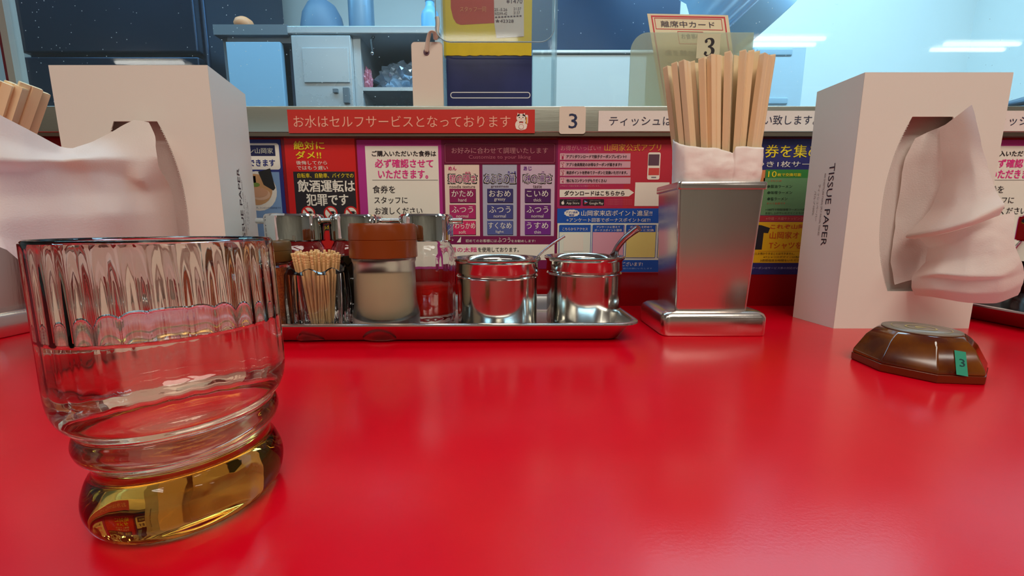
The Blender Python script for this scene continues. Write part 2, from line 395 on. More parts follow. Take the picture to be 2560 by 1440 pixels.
# things on the cupboard
p = at(650, 72, YC+0.1)
o = build('rubber_ball', lathe([(0.0, 0.0), (0.022, 0.002), (0.036, 0.014), (0.040, 0.030), (0.033, 0.046), (0.018, 0.056), (0, 0.059)], 24), mat('orange_rubber', S(236, 160, 110), 0.5), smooth=True)
o.location = (p.x, YC+0.02, zt); o.scale = (0.7, 0.7, 0.7)
tag(o, 'small orange rubber ball on top of the kitchen cupboard at its left', 'ball')
p = at(818, 72, YC+0.15)
t = thing('mixing_bowl', 'dark grey domed bowl upside down on top of the kitchen cupboard', 'bowl', (p.x, YC+0.12, zt))
build('shell', lathe([(0.0875, 0), (0.0885, 0.006), (0.086, 0.035), (0.075, 0.07), (0.055, 0.093), (0.03, 0.104), (0, 0.107)], 32), mat('grey_bowl', S(88, 116, 142), 0.5), t, smooth=True)
build('rim', lathe([(0.087, 0), (0.092, 0), (0.092, 0.004), (0.088, 0.006), (0.087, 0)], 32), mat('grey_bowl', S(88, 116, 142), 0.5), t, smooth=True); t.scale = (0.80, 0.80, 1.30)
p = at(908, 72, YC+0.15)
t = thing('steel_canister', 'tall grey steel canister standing on the kitchen cupboard beside the bowl', 'canister', (p.x, YC+0.14, zt))
build('canister_body', lathe([(0, 0), (0.052, 0), (0.055, 0.004), (0.055, 0.24), (0.052, 0.25), (0, 0.25)], 32), mat('grey_can', S(128, 160, 186), 0.35, 0.3), t, smooth=True)
build('canister_lid', lathe([(0, 0.25), (0.058, 0.25), (0.058, 0.275), (0.02, 0.285), (0, 0.285)], 32), KST, t, smooth=True); t.scale = (0.74, 0.74, 1)
p = at(1082, 72, YC+0.1)
t = thing('squeeze_bottle', 'pale blue bottle with a tapering neck on the kitchen cupboard beside the card stand', 'bottle', (p.x, YC+0.06, zt))
build('bottle_body', lathe([(0, 0), (0.036, 0), (0.038, 0.006), (0.038, 0.075), (0.034, 0.09), (0.022, 0.105), (0.018, 0.115), (0.018, 0.13), (0, 0.13)], 28), mat('blue_bottle', S(120, 190, 235), 0.35), t, smooth=True)
build('bottle_cap', lathe([(0, 0.13), (0.02, 0.13), (0.02, 0.155), (0.006, 0.18), (0.004, 0.21), (0, 0.21)], 24), mat('bottle_cap', S(215, 235, 245), 0.4), t, smooth=True); t.scale = (0.74, 0.74, 0.8)

# range hood
h0, h1 = at(1300, 60, 1.6), at(1702, 20, 1.6); hz = at(1500, 160, 1.6).z
hood = thing('range_hood', 'dark blue grey steel range hood hanging over the pale kitchen wall, centre', 'range hood', ((h0.x+h1.x)/2, 1.6, hz))
HW = (h1.x - h0.x) / 2
build('canopy', boxes((-HW, HW, 0, 0.39, 0.0, CEIL-hz)), NAVY, hood, bevel=0.004)
build('edge_trim', boxes((-HW-0.003, HW+0.003, -0.006, 0.0, 0.0, 0.012)), DSTEEL, hood)
g0, g1 = at(1330, 128, 1.28).x, at(1740, 128, 1.28).x; gz = at(1500, 128, 1.28).z - FLOOR
ck = thing('cooler_cabinet', 'pale blue white steel cabinet below the range hood, right of the clear card stand', 'cabinet', ((g0+g1)/2, 1.28, FLOOR)); GW = (g1-g0)/2
build('cabinet_body', boxes((-GW, GW, 0.01, 0.30, 0.06, gz-0.01)), KWALL, ck)
build('front_panel', boxes((-GW+0.002, GW-0.002, -0.006, 0.01, 0.06, gz-0.012)), KWALL, ck, bevel=0.002)
build('top_panel', boxes((-GW, GW, -0.01, 0.30, gz-0.01, gz)), KST, ck, bevel=0.002)
build('plinth', boxes((-GW+0.02, GW-0.02, 0.02, 0.28, 0, 0.06)), GREYT, ck)
# ribbed duct
dt = thing('ribbed_duct', 'pale blue ribbed flexible duct hanging tilted beside the range hood', 'duct', (0, 0, 0))
p0 = at(1800, -60, 1.3); p1 = at(1893, 62, 1.3)
ax = (p1 - p0); Ln = ax.length; ax.normalize()
pts = []; rr = []
RIBM = mat('duct_plastic', S(214, 236, 248), 0.45, var=0.05, vscale=5)
translucent(RIBM, S(190, 225, 245), 0.4); n = 34; start = p0 - ax * 0.55
curve_pts = spline([Vector((start.x-0.06, 1.3, CEIL)), start, p0, p1 - ax*0.03], 24)
bm = bmesh.new()
rad = [0.107 + 0.005 * math.sin(i * math.pi * 0.5) for i in range(len(curve_pts))]
tube(bm, curve_pts, rad, 36); build('hose', bm, RIBM, dt, smooth=True)
bm = bmesh.new(); tube(bm, [p1 - ax*0.05, p1 + ax*0.02, p1 + ax*0.022], [0.114, 0.114, 0.10], 36); sharp(build('collar', bm, mat('duct_collar', S(150, 195, 228), 0.4), dt))
# drawers cabinet + pot on bench
bench = thing('kitchen_bench', 'steel kitchen bench along the back kitchen wall, hidden behind the ledge', 'bench', (0.9, 1.78, FLOOR))
build('bench_top', boxes((-0.8, 1.2, -0.25, 0.21, 0.78, 0.82)), KST, bench)
for x in (-0.76, 1.16):
    for y in (-0.22, 0.18): build('leg', boxes((x-0.02, x+0.02, y-0.02, y+0.02, 0, 0.78)), KST, bench)
q0, q1 = at(1880, 190, 1.62).x, at(2012, 190, 1.62).x
dz = at(1950, 114, 1.62).z
dr = thing('storage_drawers', 'pale blue plastic storage box with recessed grips behind the pane, right of the chopsticks', 'storage box', ((q0+q1)/2, 1.62, 0.04))
DW = (q1-q0)/2
BIN = mat('pale_bin', S(196, 220, 232), 0.4)
build('box_body', boxes((-DW, DW, 0.004, 0.34, 0, dz-0.04)), BIN, dr, bevel=0.006)
for py in (130, 252):
    z = at(1930, py, 1.62).z - 0.04
    build('grip', boxes((-DW+0.012, DW*0.45, -0.002, 0.006, z-0.012, z+0.012)), mat('bin_grip', S(168, 198, 216), 0.4), dr, bevel=0.004)
p = at(2590, 260, 1.15)
pt_ = thing('stock_pot', 'dark blue grey stock pot at the far right edge behind the pane', 'pot', (p.x+0.02, 1.15, 0.06))
zz = at(2560, 238, 1.15).z - 0.06
POTM = mat('pot_dark', S(60, 86, 108), 0.4, 0.3)
build('pot_body', lathe([(0, 0), (0.13, 0), (0.14, 0.01), (0.14, zz-0.05), (0.145, zz-0.045), (0.14, zz-0.04), (0, zz-0.04)], 40), POTM, pt_, smooth=True)
build('pot_lid', lathe([(0, zz-0.04), (0.148, zz-0.04), (0.146, zz-0.03), (0.05, zz-0.002), (0, zz)], 40), POTM, pt_, smooth=True)
kb = thing('prep_table', 'steel prep table on the right kitchen side carrying the stock pot', 'table', (1.6, 1.15, FLOOR))
build('table_top', boxes((-0.4, 0.5, -0.25, 0.25, 0.80, 0.84)), KST, kb)
for x in (-0.36, 0.46):
    for y in (-0.22, 0.22): build('leg', boxes((x-0.02, x+0.02, y-0.02, y+0.02, 0, 0.80)), KST, kb)

# ------------------------------------------------------------ posters on the red wall
YW = 0.4849
WO = Vector((0, YW, 0))
class WallPrint(Print):
    """print laid out on the wall plane; sizes were measured off the photo"""
    def __init__(s, Y=YW, base=0, dx=0.0):
        Print.__init__(s, (0, Y, 0), (1, 0, 0), (0, 0, 1), (0, -1, 0)); s.Y = Y; s.base = base; s.dx = dx
    def b(s, x0, y0, x1, y1):
        cxp, cyp = (x0+x1)/2, (y0+y1)/2
        c = at(cxp, cyp, s.Y); l = at(x0, cyp, s.Y).x; r = at(x1, cyp, s.Y).x
        return l + s.dx, at(cxp, y1, s.Y).z, r + s.dx, at(cxp, y0, s.Y).z
    def R(s, x0, y0, x1, y1, m, l=1): s.rect(*s.b(x0, y0, x1, y1), m, l + s.base)
    def RR(s, x0, y0, x1, y1, rp, m, l=1): s.rr(*s.b(x0, y0, x1, y1), rp * 0.00049, m, l + s.base)
    def FR(s, x0, y0, x1, y1, t, m, l=2, r=0): s.frame(*s.b(x0, y0, x1, y1), t * 0.00049, m, l + s.base, r * 0.00049)
    def T(s, t, x0, y0, x1, y1, m, l=4, bold=0.0): s.text(t, *s.b(x0, y0, x1, y1), m, l + s.base, bold)
    def E(s, cx_, cy_, rx, ry, m, l=2):
        c = at(cx_, cy_, s.Y); s.ell(c.x + s.dx, c.z, rx * 0.00049, ry * 0.00049, m, l + s.base)
    def G(s, pts, m, l=2):
        s.poly([(at(a, b, s.Y).x + s.dx, at(a, b, s.Y).z) for a, b in pts][::-1], m, l + s.base)
def sheet(name, x0, y0, x1, y1, m, label, cat='poster', Y=YW, dx=0, th=0.0004, group=None):
    wp = WallPrint(Y); a = wp.b(x0, y0, x1, y1)
    o = build(name, boxes((a[0]+dx, a[2]+dx, Y - th, Y, a[1], a[3])), m)
    return tag(o, label, cat, group)
GL = 0.3
def gi(r, g, b): return mat('gloss_%02x%02x%02x' % (r, g, b), S(r, g, b), 0.38, spec=0.4)
WHT, BLK, YEL = gi(236, 224, 208), gi(44, 36, 40), gi(238, 206, 36)
PINK, NVY = gi(226, 50, 130), gi(46, 50, 120)

def ramen_poster():
    P = sheet('poster', 540, 349, 712, 610, NVY, 'blue poster with a ramen bowl picture, beside the left tissue box')
    w_ = WallPrint(YW - 0.0004)
    w_.RR(545, 358, 699, 424, 6, WHT, 1); w_.R(560, 363, 688, 390, gi(36, 34, 72), 2)
    w_.T('ラーメン山岡家', 575, 370, 683, 384, gi(196, 190, 170), 4, 0.01)
    w_.T('ご利用できます', 572, 398, 688, 416, NVY, 4, 0.02)
    w_.R(545, 430, 705, 598, gi(128, 158, 196), 1)
    w_.E(645, 478, 46, 47, WHT, 2); w_.E(640, 474, 40, 37, gi(206, 150, 100), 3)
    w_.G([(646, 430), (676, 421), (689, 470), (684, 476), (660, 462)], gi(46, 42, 38), 5)
    w_.E(652, 486, 24, 14, gi(224, 176, 142), 4); w_.E(646, 481, 24, 12, gi(212, 154, 116), 5); w_.E(640, 462, 10, 5, gi(120, 140, 60), 4)
    w_.R(628, 440, 640, 462, gi(214, 60, 52), 3)
    w_.T('※写真はイメージです。トッピングは別料金です', 600, 517, 703, 522, gi(70, 84, 120), 4)
    w_.build('printed_artwork', P)
def drink_poster():
    P = sheet('poster', 721, 345, 894, 622, gi(206, 30, 26), 'red and black drink driving warning poster with big white lettering')
    w_ = WallPrint(YW - 0.0004)
    w_.T('絶対に', 735, 353, 811, 374, YEL, 4, 0.02); w_.T('ダメ!!', 740, 378, 803, 397, YEL, 4, 0.02)
    w_.T('後悔してから', 741, 402, 818, 412, WHT, 4, 0.012); w_.T('ではもう遅い', 743, 415, 820, 425, WHT, 4, 0.012)
    w_.R(738, 429, 890, 560, BLK, 1)
    w_.T('自転車、自動車、バイクでの', 744, 433, 884, 445, YEL, 4, 0.016)
    w_.T('飲酒運転は', 745, 450, 887, 480, WHT, 4, 0.02)
    w_.T('犯罪です', 767, 485, 871, 514, WHT, 4, 0.02)
    for x in (771, 827, 878):
        w_.E(x, 533, 17, 17, gi(206, 30, 26), 2); w_.E(x, 533, 13.5, 13.5, WHT, 3)
        w_.R(x, 528, x+9, 541, BLK, 4); w_.FR(x+8, 530, x+13, 539, 1.3, BLK, 4)
        w_.G([(x-11, 523), (x-8, 520), (x+11, 542), (x+8, 545)], gi(206, 30, 26), 5)
    w_.R(722, 560, 893, 576, gi(44, 36, 40), 2); w_.T('歩行者、自転車にも危険です、飲酒', 726, 563, 890, 573, YEL, 4, 0.016)
    w_.build('printed_artwork', P)
def ticket_poster(dx, label):
    P = sheet('poster', 900, 350, 1107, 668, gi(176, 44, 128), label, dx=dx)
    w_ = WallPrint(YW - 0.0004, dx=dx)
    w_.R(920, 365, 1099, 660, WHT, 1)
    w_.T('ご購入いただいた食券は', 930, 377, 1090, 391, BLK, 4, 0.02)
    w_.T('必ず確認させて', 938, 398, 1083, 419, PINK, 4, 0.02)
    w_.T('いただきます。', 946, 425, 1070, 446, PINK, 4, 0.02)
    w_.R(931, 450, 1095, 451, BLK, 2)
    w_.T('食券を', 932, 464, 988, 483, BLK, 4, 0.012); w_.T('スタッフに', 936, 492, 1019, 509, BLK, 4, 0.012)
    w_.T('お渡しください', 938, 518, 1056, 536, BLK, 4, 0.012)
    w_.build('printed_artwork', P)
def custom_poster():
    MAR = gi(112, 18, 62)
    P = sheet('poster', 1107, 350, 1393, 672, gi(122, 24, 74), 'maroon noodle preference poster with three columns of coloured buttons')
    w_ = WallPrint(YW - 0.0004)
    w_.R(1110, 358, 1390, 412, gi(104, 12, 48), 1)
    w_.FR(1112, 360, 1387, 407, 1.0, gi(160, 80, 104), 2, 4)
    w_.T('お好みに合わせて調理いたします', 1129, 369, 1370, 384, gi(190, 124, 128), 4, 0.0)
    w_.T('Customize to your liking', 1172, 388, 1327, 400, gi(178, 96, 112), 4, 0.0)
    cols = ((1113, 1199, (232, 204, 186), (200, 40, 110), 'めん', '麺の硬さ', 'かた', 'noodle texture', ((144, 34, 84), (178, 40, 98), (212, 42, 96)), (('かため', 'hard'), ('ふつう', 'normal'), ('やわらかめ', 'soft'))),
            (1207, 1292, (176, 172, 188), (80, 66, 150), 'りょう', 'あぶらの量', '', 'greasiness', ((62, 54, 104), (72, 70, 128), (86, 92, 150)), (('おおめ', 'greasy'), ('ふつう', 'normal'), ('すくなめ', 'light'))),
            (1301, 1386, (206, 178, 194), (112, 50, 140), 'あじ', '味の濃さ', 'こ', 'taste', ((84, 34, 92), (104, 38, 112), (118, 42, 132)), (('こいめ', 'thick'), ('ふつう', 'normal'), ('うすめ', 'thin'))))
    for x0, x1, bg, tc, ru, ti, ru2, en, bc, bt in cols:
        w_.R(x0, 411, x1, 590, gi(*bg), 1)
        T = gi(*tc); xs = x0 + (8 if ru != 'りょう' else 4); xe = x1 - (7 if ru != 'りょう' else 3)
        w_.text(ti, *w_.b(xs-1, 434, xe+1, 460), BLK, 3, 0.05); w_.T(ti, xs+1, 436, xe-1, 458, WHT, 5, 0.025); w_.T(ti, xs+2, 437, xe-2, 457, T, 6, 0.0)
        rx = xs if ru != 'りょう' else x1-22
        ry = 416 if ru != 'りょう' else 428
        w_.T(ru, rx, ry, rx+20, ry+10, T, 4, 0.02)
        if ru2: w_.T(ru2, x0+(50 if ru2 == 'かた' else 53), 429, x0+(64 if ru2 == 'かた' else 60), 436, T, 4, 0.02)
        wd = {'noodle texture': 64, 'greasiness': 44, 'taste': 22}[en]; mid = (x0+x1)/2
        w_.T(en, mid-wd/2, 463, mid+wd/2, 470, gi(92, 56, 64), 4, 0.01)
        for k, (c, (jp, e)) in enumerate(zip(bc, bt)):
            y0 = (472, 512, 552)[k]
            w_.R(x0+12, y0+1, x1-9, y0+36, gi(60, 34, 50), 2); w_.R(x0+11, y0, x1-10, y0+34.5, gi(*c), 3)
            wj = 54 if len(jp) < 4 else (58 if len(jp) == 4 else 64); wj /= 2
            w_.T(jp, mid-wj, y0+4, mid+wj, y0+20, WHT, 5, 0.01)
            we = {'hard': 20, 'normal': 30, 'soft': 18, 'greasy': 28, 'light': 20, 'thick': 20, 'thin': 17}[e] / 2
            w_.T(e, mid-we, y0+24, mid+we, y0+32, WHT, 5)
    w_.T('初めてのお客様には', 1164, 598, 1242, 606, WHT, 4); w_.T('ふつう', 1244, 594, 1276, 606, WHT, 4, 0.01); w_.T('をお勧めします!', 1278, 599, 1338, 606, WHT, 4)
    w_.R(1110, 611, 1386, 650, WHT, 1)
    w_.G([(1142, 606), (1153, 591), (1152, 606)], WHT, 5)
    w_.T('自慢の太麺', 1110, 618, 1192, 630, PINK, 4, 0.016); w_.T('を使用しております。', 1195, 618, 1297, 630, BLK, 4, 0.012)
    w_.build('printed_artwork', P)
def app_poster():
    P = sheet('poster', 1394, 350, 1692, 682, gi(186, 44, 60), 'red and blue app poster with numbered list, behind the chopstick holder')
    w_ = WallPrint(YW - 0.0004); PK = gi(206, 156, 166)
    w_.R(1394, 350, 1470, 519, gi(170, 42, 92), 1); w_.R(1470, 350, 1560, 519, gi(178, 42, 76), 1)
    w_.T('お得がいっぱい!!', 1402, 364, 1502, 377, gi(222, 140, 150), 4); w_.T('山岡家公式アプリ', 1511, 360, 1652, 378, gi(226, 160, 62), 4, 0.015)
    for k, t in enumerate(('アプリダウンロードで餃子クーポンプレゼント!!', 'アプリ会員限定のお得なクーポンが届きます!!', '来店ポイントを貯めてクーポンと交換いただけます。', '他にもコンテンツがもりだくさん!')):
        y = 383.5 + 20 * k
        w_.R(1400, y, 1576, y+16, PK, 2); w_.R(1400, y, 1412, y+16, gi(222, 176, 180), 3)
        w_.T(str(k+1), 1404, y+7, 1409, y+14.5, gi(170, 40, 80), 5, 0.01); w_.T('お得', 1402, y+2, 1411, y+6, gi(170, 40, 80), 5)
        w_.T(t, 1416, y+4, 1416 + (150, 138, 152, 100)[k], y+12, BLK, 5, 0.02)
    w_.T('※予告なく内容が変更になる場合がございます。', 1400, 463, 1500, 467, gi(222, 140, 150), 4)
    w_.G([(1399, 474), (1572, 473), (1585, 481.5), (1572, 491), (1399, 493)], WHT, 2)
    w_.T('ダウンロードはこちらから', 1411, 477, 1561, 489, BLK, 5, 0.02)
    w_.RR(1399, 498, 1452, 514, 2, BLK, 3); w_.RR(1457, 498, 1510, 514, 2, BLK, 3)
    w_.T('App Store', 1416, 505, 1448, 512, WHT, 5); w_.T('Google Play', 1473, 505, 1508, 513, WHT, 5)
    w_.T('からダウンロード', 1417, 500, 1444, 503, gi(170, 160, 160), 5); w_.T('で手に入れよう', 1474, 500, 1500, 503, gi(170, 160, 160), 5)
    w_.E(1407, 507.5, 3.6, 4.0, WHT, 4); w_.G([(1407, 502.5), (1409.5, 500), (1408.6, 502.8)], WHT, 5); w_.E(1411, 506.3, 1.3, 1.4, BLK, 5)
    w_.G([(1461, 501), (1470, 506), (1461, 511)], gi(120, 170, 220), 4); w_.G([(1461, 506), (1470, 506), (1461, 511)], gi(214, 70, 80), 5)
    for k in range(4): w_.T('この画面は開発中のものを含みます', 1516, 498+4*k, 1580, 501+4*k, gi(206, 100, 110), 4)
    w_.R(1587, 456, 1672, 515, WHT, 2)                       # blank field
    w_.RR(1619, 381, 1650, 449, 4, WHT, 2); w_.R(1621, 386, 1648, 414, gi(96, 66, 80), 3); w_.R(1621, 420, 1648, 438, gi(206, 70, 66), 3); w_.R(1628, 442, 1640, 445, gi(120, 110, 120), 3)
    BLU = gi(30, 82, 170)
    w_.R(1393, 521, 1692, 558, BLU, 1)
    star = []
    for i in range(24):
        a_ = 2*math.pi*i/24; k_ = 1.0 if i % 2 else 0.9; star.append((1429.5 + 20*k_*math.cos(a_), 533 + 9.5*k_*math.sin(a_)))
    w_.G(star, WHT, 2); w_.T('アプリ会員', 1415, 528, 1444, 533, BLU, 5, 0.02); w_.T('限定', 1423, 535, 1436, 541, BLU, 5, 0.02)
    w_.T('山岡家来店ポイント進呈!!', 1453, 526, 1630, 540, WHT, 5, 0.015)
    w_.T('+アンケート回答でボーナスポイントGET!', 1416, 545, 1625, 555, WHT, 5, 0.01)
    w_.R(1393, 558, 1692, 655, gi(222, 222, 206), 1)
    for x0, x1, tt, bg in ((1397, 1477, ('こちらからアクセス',), (228, 228, 212)), (1480, 1560, ('アンケートに答えて', 'ボーナスポイント獲得'), (224, 160, 176)), (1564, 1640, ('ポイントを貯めて', 'クーポンと交換'), (226, 206, 120)), (1644, 1690, ('おトクに', 'ランチ'), (226, 206, 120))):
        w_.FR(x0, 562, x1, 645, 1.2, BLU, 4, 3); w_.R(x0+1, 563, x1-1, 644, gi(*bg), 2); w_.R(x0+1, 563, x1-1, 580, BLU, 3)
        if len(tt) == 1: w_.T(tt[0], x0+9, 569, x1-8, 576, WHT, 5, 0.01)
        else: w_.T(tt[0], x0+11, 564.5, x1-10, 570.5, WHT, 5, 0.01); w_.T(tt[1], x0+6, 572.5, x1-6, 578.5, WHT, 5, 0.01)
    w_.R(1409, 585, 1458, 628, WHT, 4)
    w_.R(1393, 650, 1692, 680, BLU, 3); w_.T('ポイントでおトクがいっぱいございます!', 1420, 655, 1606, 665, WHT, 5, 0.01)
    w_.T('※詳しくはアプリをご覧ください ご協力お願いいたします', 1440, 669, 1630, 673, gi(150, 180, 220), 5)
    w_.build('printed_artwork', P)
def service_poster():
    P = sheet('poster', 1742, 347, 2090, 686, gi(48, 44, 104), 'navy, green and yellow service ticket poster between chopsticks and right tissue box')
    w_ = WallPrint(YW - 0.0004)
    w_.T('サービス券を集めて', 1772, 362, 2085, 394, YEL, 4, 0.016)
    w_.T('一杯につき1枚サービス', 1810, 403, 2077, 418, WHT, 4, 0.012)
    w_.R(1750, 425, 1912, 480, gi(214, 130, 80), 1)
    w_.R(1913, 424, 2086, 445, gi(60, 128, 56), 1); w_.R(1905, 445, 2086, 538, gi(110, 150, 100), 1)
    w_.T('10', 1920, 428, 1941, 443, YEL, 4, 0.016); w_.T('枚で交換可能', 1943, 433, 2002, 441, YEL, 4, 0.02)
    w_.T('いずれか1杯', 1920, 450, 1954, 455, gi(200, 90, 60), 4)
    for k, t in enumerate(('●醤油ラーメン', '●味噌ラーメン', '●塩ラーメン')): w_.T(t, 1918, 462+15.5*k, 1918 + (62, 62, 50)[k], 470+15.5*k, gi(40, 60, 40), 4, 0.015)
    w_.T('すべて並盛です', 1916, 506, 1963, 511, gi(200, 90, 60), 4)
    w_.T('+180円で特製味噌ラーメンへ変更', 1913, 521, 2020, 527, gi(50, 60, 40), 4, 0.015); w_.T('お召し上がりいただくことも可能', 1913, 530, 2016, 536, gi(50, 60, 40), 4, 0.015)
    w_.R(1750, 539, 2086, 554, gi(180, 48, 56), 1); w_.T('※中盛・大盛やトッピングは別料金', 1914, 543, 2040, 550, gi(220, 130, 110), 4, 0.01)
    w_.R(1750, 555, 2086, 657, gi(232, 178, 24), 1)
    w_.G([(1903, 563), (1925, 570), (1920, 583), (1909, 582), (1904, 624), (1870, 624), (1866, 583), (1850, 583), (1846, 568), (1870, 560)], gi(44, 38, 44), 2)
    OR = gi(206, 70, 24)
    w_.T('これぞ山岡家', 1926, 561, 2030, 572, OR, 4, 0.02); w_.T('山岡家オリジナル', 1924, 579, 2075, 597, OR, 4, 0.016); w_.T('Tシャツを', 1922, 605, 2003, 622, OR, 4, 0.016)
    w_.R(1895, 628, 2086, 629, gi(200, 120, 20), 2)
    w_.T('※現金とお預かりすることはできません。', 1870, 631, 1986, 637, gi(90, 50, 20), 4, 0.01); w_.T('※Tシャツのデザインは色柄が', 1908, 640, 2010, 645, gi(90, 50, 20), 4, 0.01); w_.T('3週間程度お時間をいただきます', 1900, 648, 2015, 654, gi(90, 50, 20), 4, 0.01)
    w_.T('クーポンはサービス券の対応が必要です', 1880, 667, 2020, 673, gi(170, 160, 200), 4)
    w_.build('printed_artwork', P)
ramen_poster(); drink_poster(); ticket_poster(0.0, 'white meal ticket notice with magenta border, pink lettering, above the salt shaker'); custom_poster(); app_poster(); service_poster()
ticket_poster(1484/F*0.484, 'white meal ticket notice with magenta border at the far right edge')
o = sheet('clear_cover', 714, 338, 1392, 346, mat('cover_edge', S(120, 84, 76), 0.3), 'dull plastic cover strip along the top of the posters', 'strip', Y=YW-0.001, th=0.0006)

# ------------------------------------------------------------ labels on the ledge front
YL = 0.4747
def ledge_label(x0, y0, x1, y1, m, name, label, corner=0):
    a = WallPrint(YL).b(x0, y0, x1, y1)
    if corner:
        bm = bmesh.new(); ps = rrect(a[0], a[2], a[1], a[3], corner, 4)
        loft(bm, [[(x, YL, z) for x, z in ps], [(x, YL-0.0004, z) for x, z in ps]]); o = build(name, bm, m)
    else: o = build(name, boxes((a[0], a[2], YL-0.0003, YL, a[1], a[3])), m)
    return tag(o, label, 'label')
YP = YL - 0.0004
REDL = mat('red_label', S(200, 52, 44), 0.3, spec=0.5)
o = ledge_label(720, 274, 1337, 333, REDL, 'label_strip', 'red self service water label with white lettering and a small cat, on the steel ledge')
w_ = WallPrint(YP); LPK = gi(244, 176, 150)
w_.T('お水はセルフサービスとなっております', 734, 289, 1276, 319, LPK, 2, -0.004)
CW_ = gi(240, 226, 210)
w_.E(1303, 312, 14, 12, CW_, 1); w_.E(1303, 295, 11, 9.5, CW_, 2)
w_.G([(1293, 292), (1294, 282), (1301, 288)], CW_, 2); w_.G([(1305, 288), (1312, 282), (1313, 292)], CW_, 2)
w_.RR(1289, 304, 1317, 324, 6, CW_, 2); w_.RR(1313, 287, 1320, 310, 3, CW_, 2); w_.R(1314.5, 293, 1318, 310, gi(224, 150, 60), 3)
w_.E(1298.5, 293.5, 1.5, 1.0, BLK, 4); w_.E(1307.5, 293.5, 1.5, 1.0, BLK, 4); w_.E(1303, 297, 1, .7, gi(220, 100, 90), 4)
w_.E(1303, 317, 6, 6, gi(200, 110, 100), 3); w_.E(1303, 317, 5, 5, CW_, 4); w_.G([(1298, 304), (1308, 308), (1308, 304), (1298, 308)], gi(206, 60, 50), 4)
w_.build('lettering', o)
o = ledge_label(1398, 266, 1464, 335, mat('seat_label', S(226, 208, 190), 0.4), 'number_label', 'white square seat number label with a dark 3 on the steel ledge', 0.003)
w_ = WallPrint(YP); w_.T('3', 1422, 284, 1443, 321, gi(44, 52, 84), 2, 0.015); w_.build('lettering', o)
def tissue_strip(x0, x1, label, toff):
    o = ledge_label(x0, 277, x1, 328, PAPER, 'label_strip', label)
    w_ = WallPrint(YP); D = gi(56, 56, 78)
    w_.T('ティッシュは', 1523+toff, 292, 1680+toff, 314, D, 2, 0.0)
    w_.T('お一人様二枚でお願', 1686+toff, 292, 1900+toff, 314, D, 2, 0.0)
    w_.T('い致します。', 1910+toff, 288, 2040+toff, 312, D, 2, 0.0); w_.build('lettering', o)
tissue_strip(1496, 2052, 'white paper tissue notice on the ledge behind the chopstick holder', 0)
tissue_strip(2418, 2974, 'white paper tissue notice on the ledge at the far right edge', 945)

# ------------------------------------------------------------ card stands on the ledge
ZL = 0.2312
ACR = sheet_mat('clear_acrylic', haze=0.06, hazecol=(0.85, 0.9, 0.9), rough=0.05, tint=(0.9, 0.95, 0.96))
FROST = sheet_mat('milky_acrylic', haze=0.42, hazecol=S(206, 206, 184), rough=0.2, tint=(0.93, 0.95, 0.9))
YA = 0.515
st = thing('card_stand', 'clear acrylic box stand holding the yellow and navy card on the ledge', 'stand', (0, 0, 0))
def xr(px, py, Y): return at(px, py, Y).x
sx0, sx1 = xr(1112, 200, YA), xr(1388, 200, YA)
ztop = ZL + 0.16
def rplate(x0, x1, z0, z1, r, y, th):
    bm = bmesh.new(); ps = rrect(x0, x1, z0, z1, r, 6); loft(bm, [[(a, y, b) for a, b in ps], [(a, y+th, b) for a, b in ps]]); return bm
build('base_plate', boxes((xr(1095, 262, YA-0.02), xr(1370, 262, YA-0.02), YA-0.022, YA+0.045, ZL, ZL+0.0035)), ACR, st, bevel=0.001)
build('back_plate', rplate(sx0, sx1, ZL+0.0035, ztop, 0.003, YA+0.032, 0.002), ACR, st)
build('side_plate', boxes((sx1-0.002, sx1, YA-0.015, YA+0.032, ZL+0.0035, ztop)), ACR, st)
build('side_plate', boxes((sx0, sx0+0.002, YA-0.015, YA+0.032, ZL+0.0035, ztop)), ACR, st)
zc0 = at(1350, 106, YA-0.017).z
build('front_plate', rplate(xr(1090, 60, YA-0.017), xr(1386, 60, YA-0.017), zc0, ztop+0.01, 0.016, YA-0.017, 0.0015), ACR, st)
bm = bmesh.new()
ps = rrect(xr(1090, 60, YA-0.017), xr(1386, 60, YA-0.017), zc0, ztop+0.01, 0.016, 6)
tube(bm, [(a, YA-0.018, b) for a, b in ps] + [(ps[0][0], YA-0.018, ps[0][1])], 0.0006, 6); build('front_edge', bm, mat('acrylic_edge', S(150, 175, 190), 0.15, 0.2), st, smooth=True)

YC2 = YA + 0.004
cd_ = thing('menu_card', 'yellow over navy card with a red patch and receipt in the clear stand', 'card', (0, 0, 0))
c0_, c1_ = xr(1112, 200, YC2), xr(1328, 200, YC2)
zj = at(1215, 137, YC2).z; zb0 = ZL + 0.0035
YELC = mat('yellow_card', S(240, 206, 6), 0.35, var=0.06, vscale=90); NAVC = mat('navy_card', S(44, 52, 104), 0.22, coat=0.5, var=0.3, vscale=18)
build('navy_panel', boxes((c0_+0.002, c1_+0.001, YC2, YC2+0.006, zb0, zj)), NAVC, cd_, bevel=0.0008)
bm = bmesh.new(); random.seed(3)
nx = 24; fr_pts = []
for i in range(nx + 1):
    x = c0_ + (c1_-c0_)*i/nx; fr_pts.append((x, zj - 0.001 + random.uniform(-0.0006, 0.0006)))
top = [(c1_+0.001, zj+0.14), (c0_-0.001, zj+0.14)]
loft(bm, [[(x, YC2-0.0008, z) for x, z in fr_pts + top], [(x, YC2+0.007, z) for x, z in fr_pts + top]])
build('yellow_sleeve', bm, YELC, cd_)
Yq = YC2 - 0.0010
w_ = WallPrint(Yq); w_.unit = 0.00025
rp = [(1125, -150), (1127, 20), (1133, 45), (1141, 58), (1152, 62), (1245, 57), (1245, -150)]
w_.G(rp, mat('red_patch', S(196, 34, 14), 0.35), 0)
w_.T('スタッフ一同', 1150, 17, 1215, 30, gi(240, 150, 90), 2, 0.01)
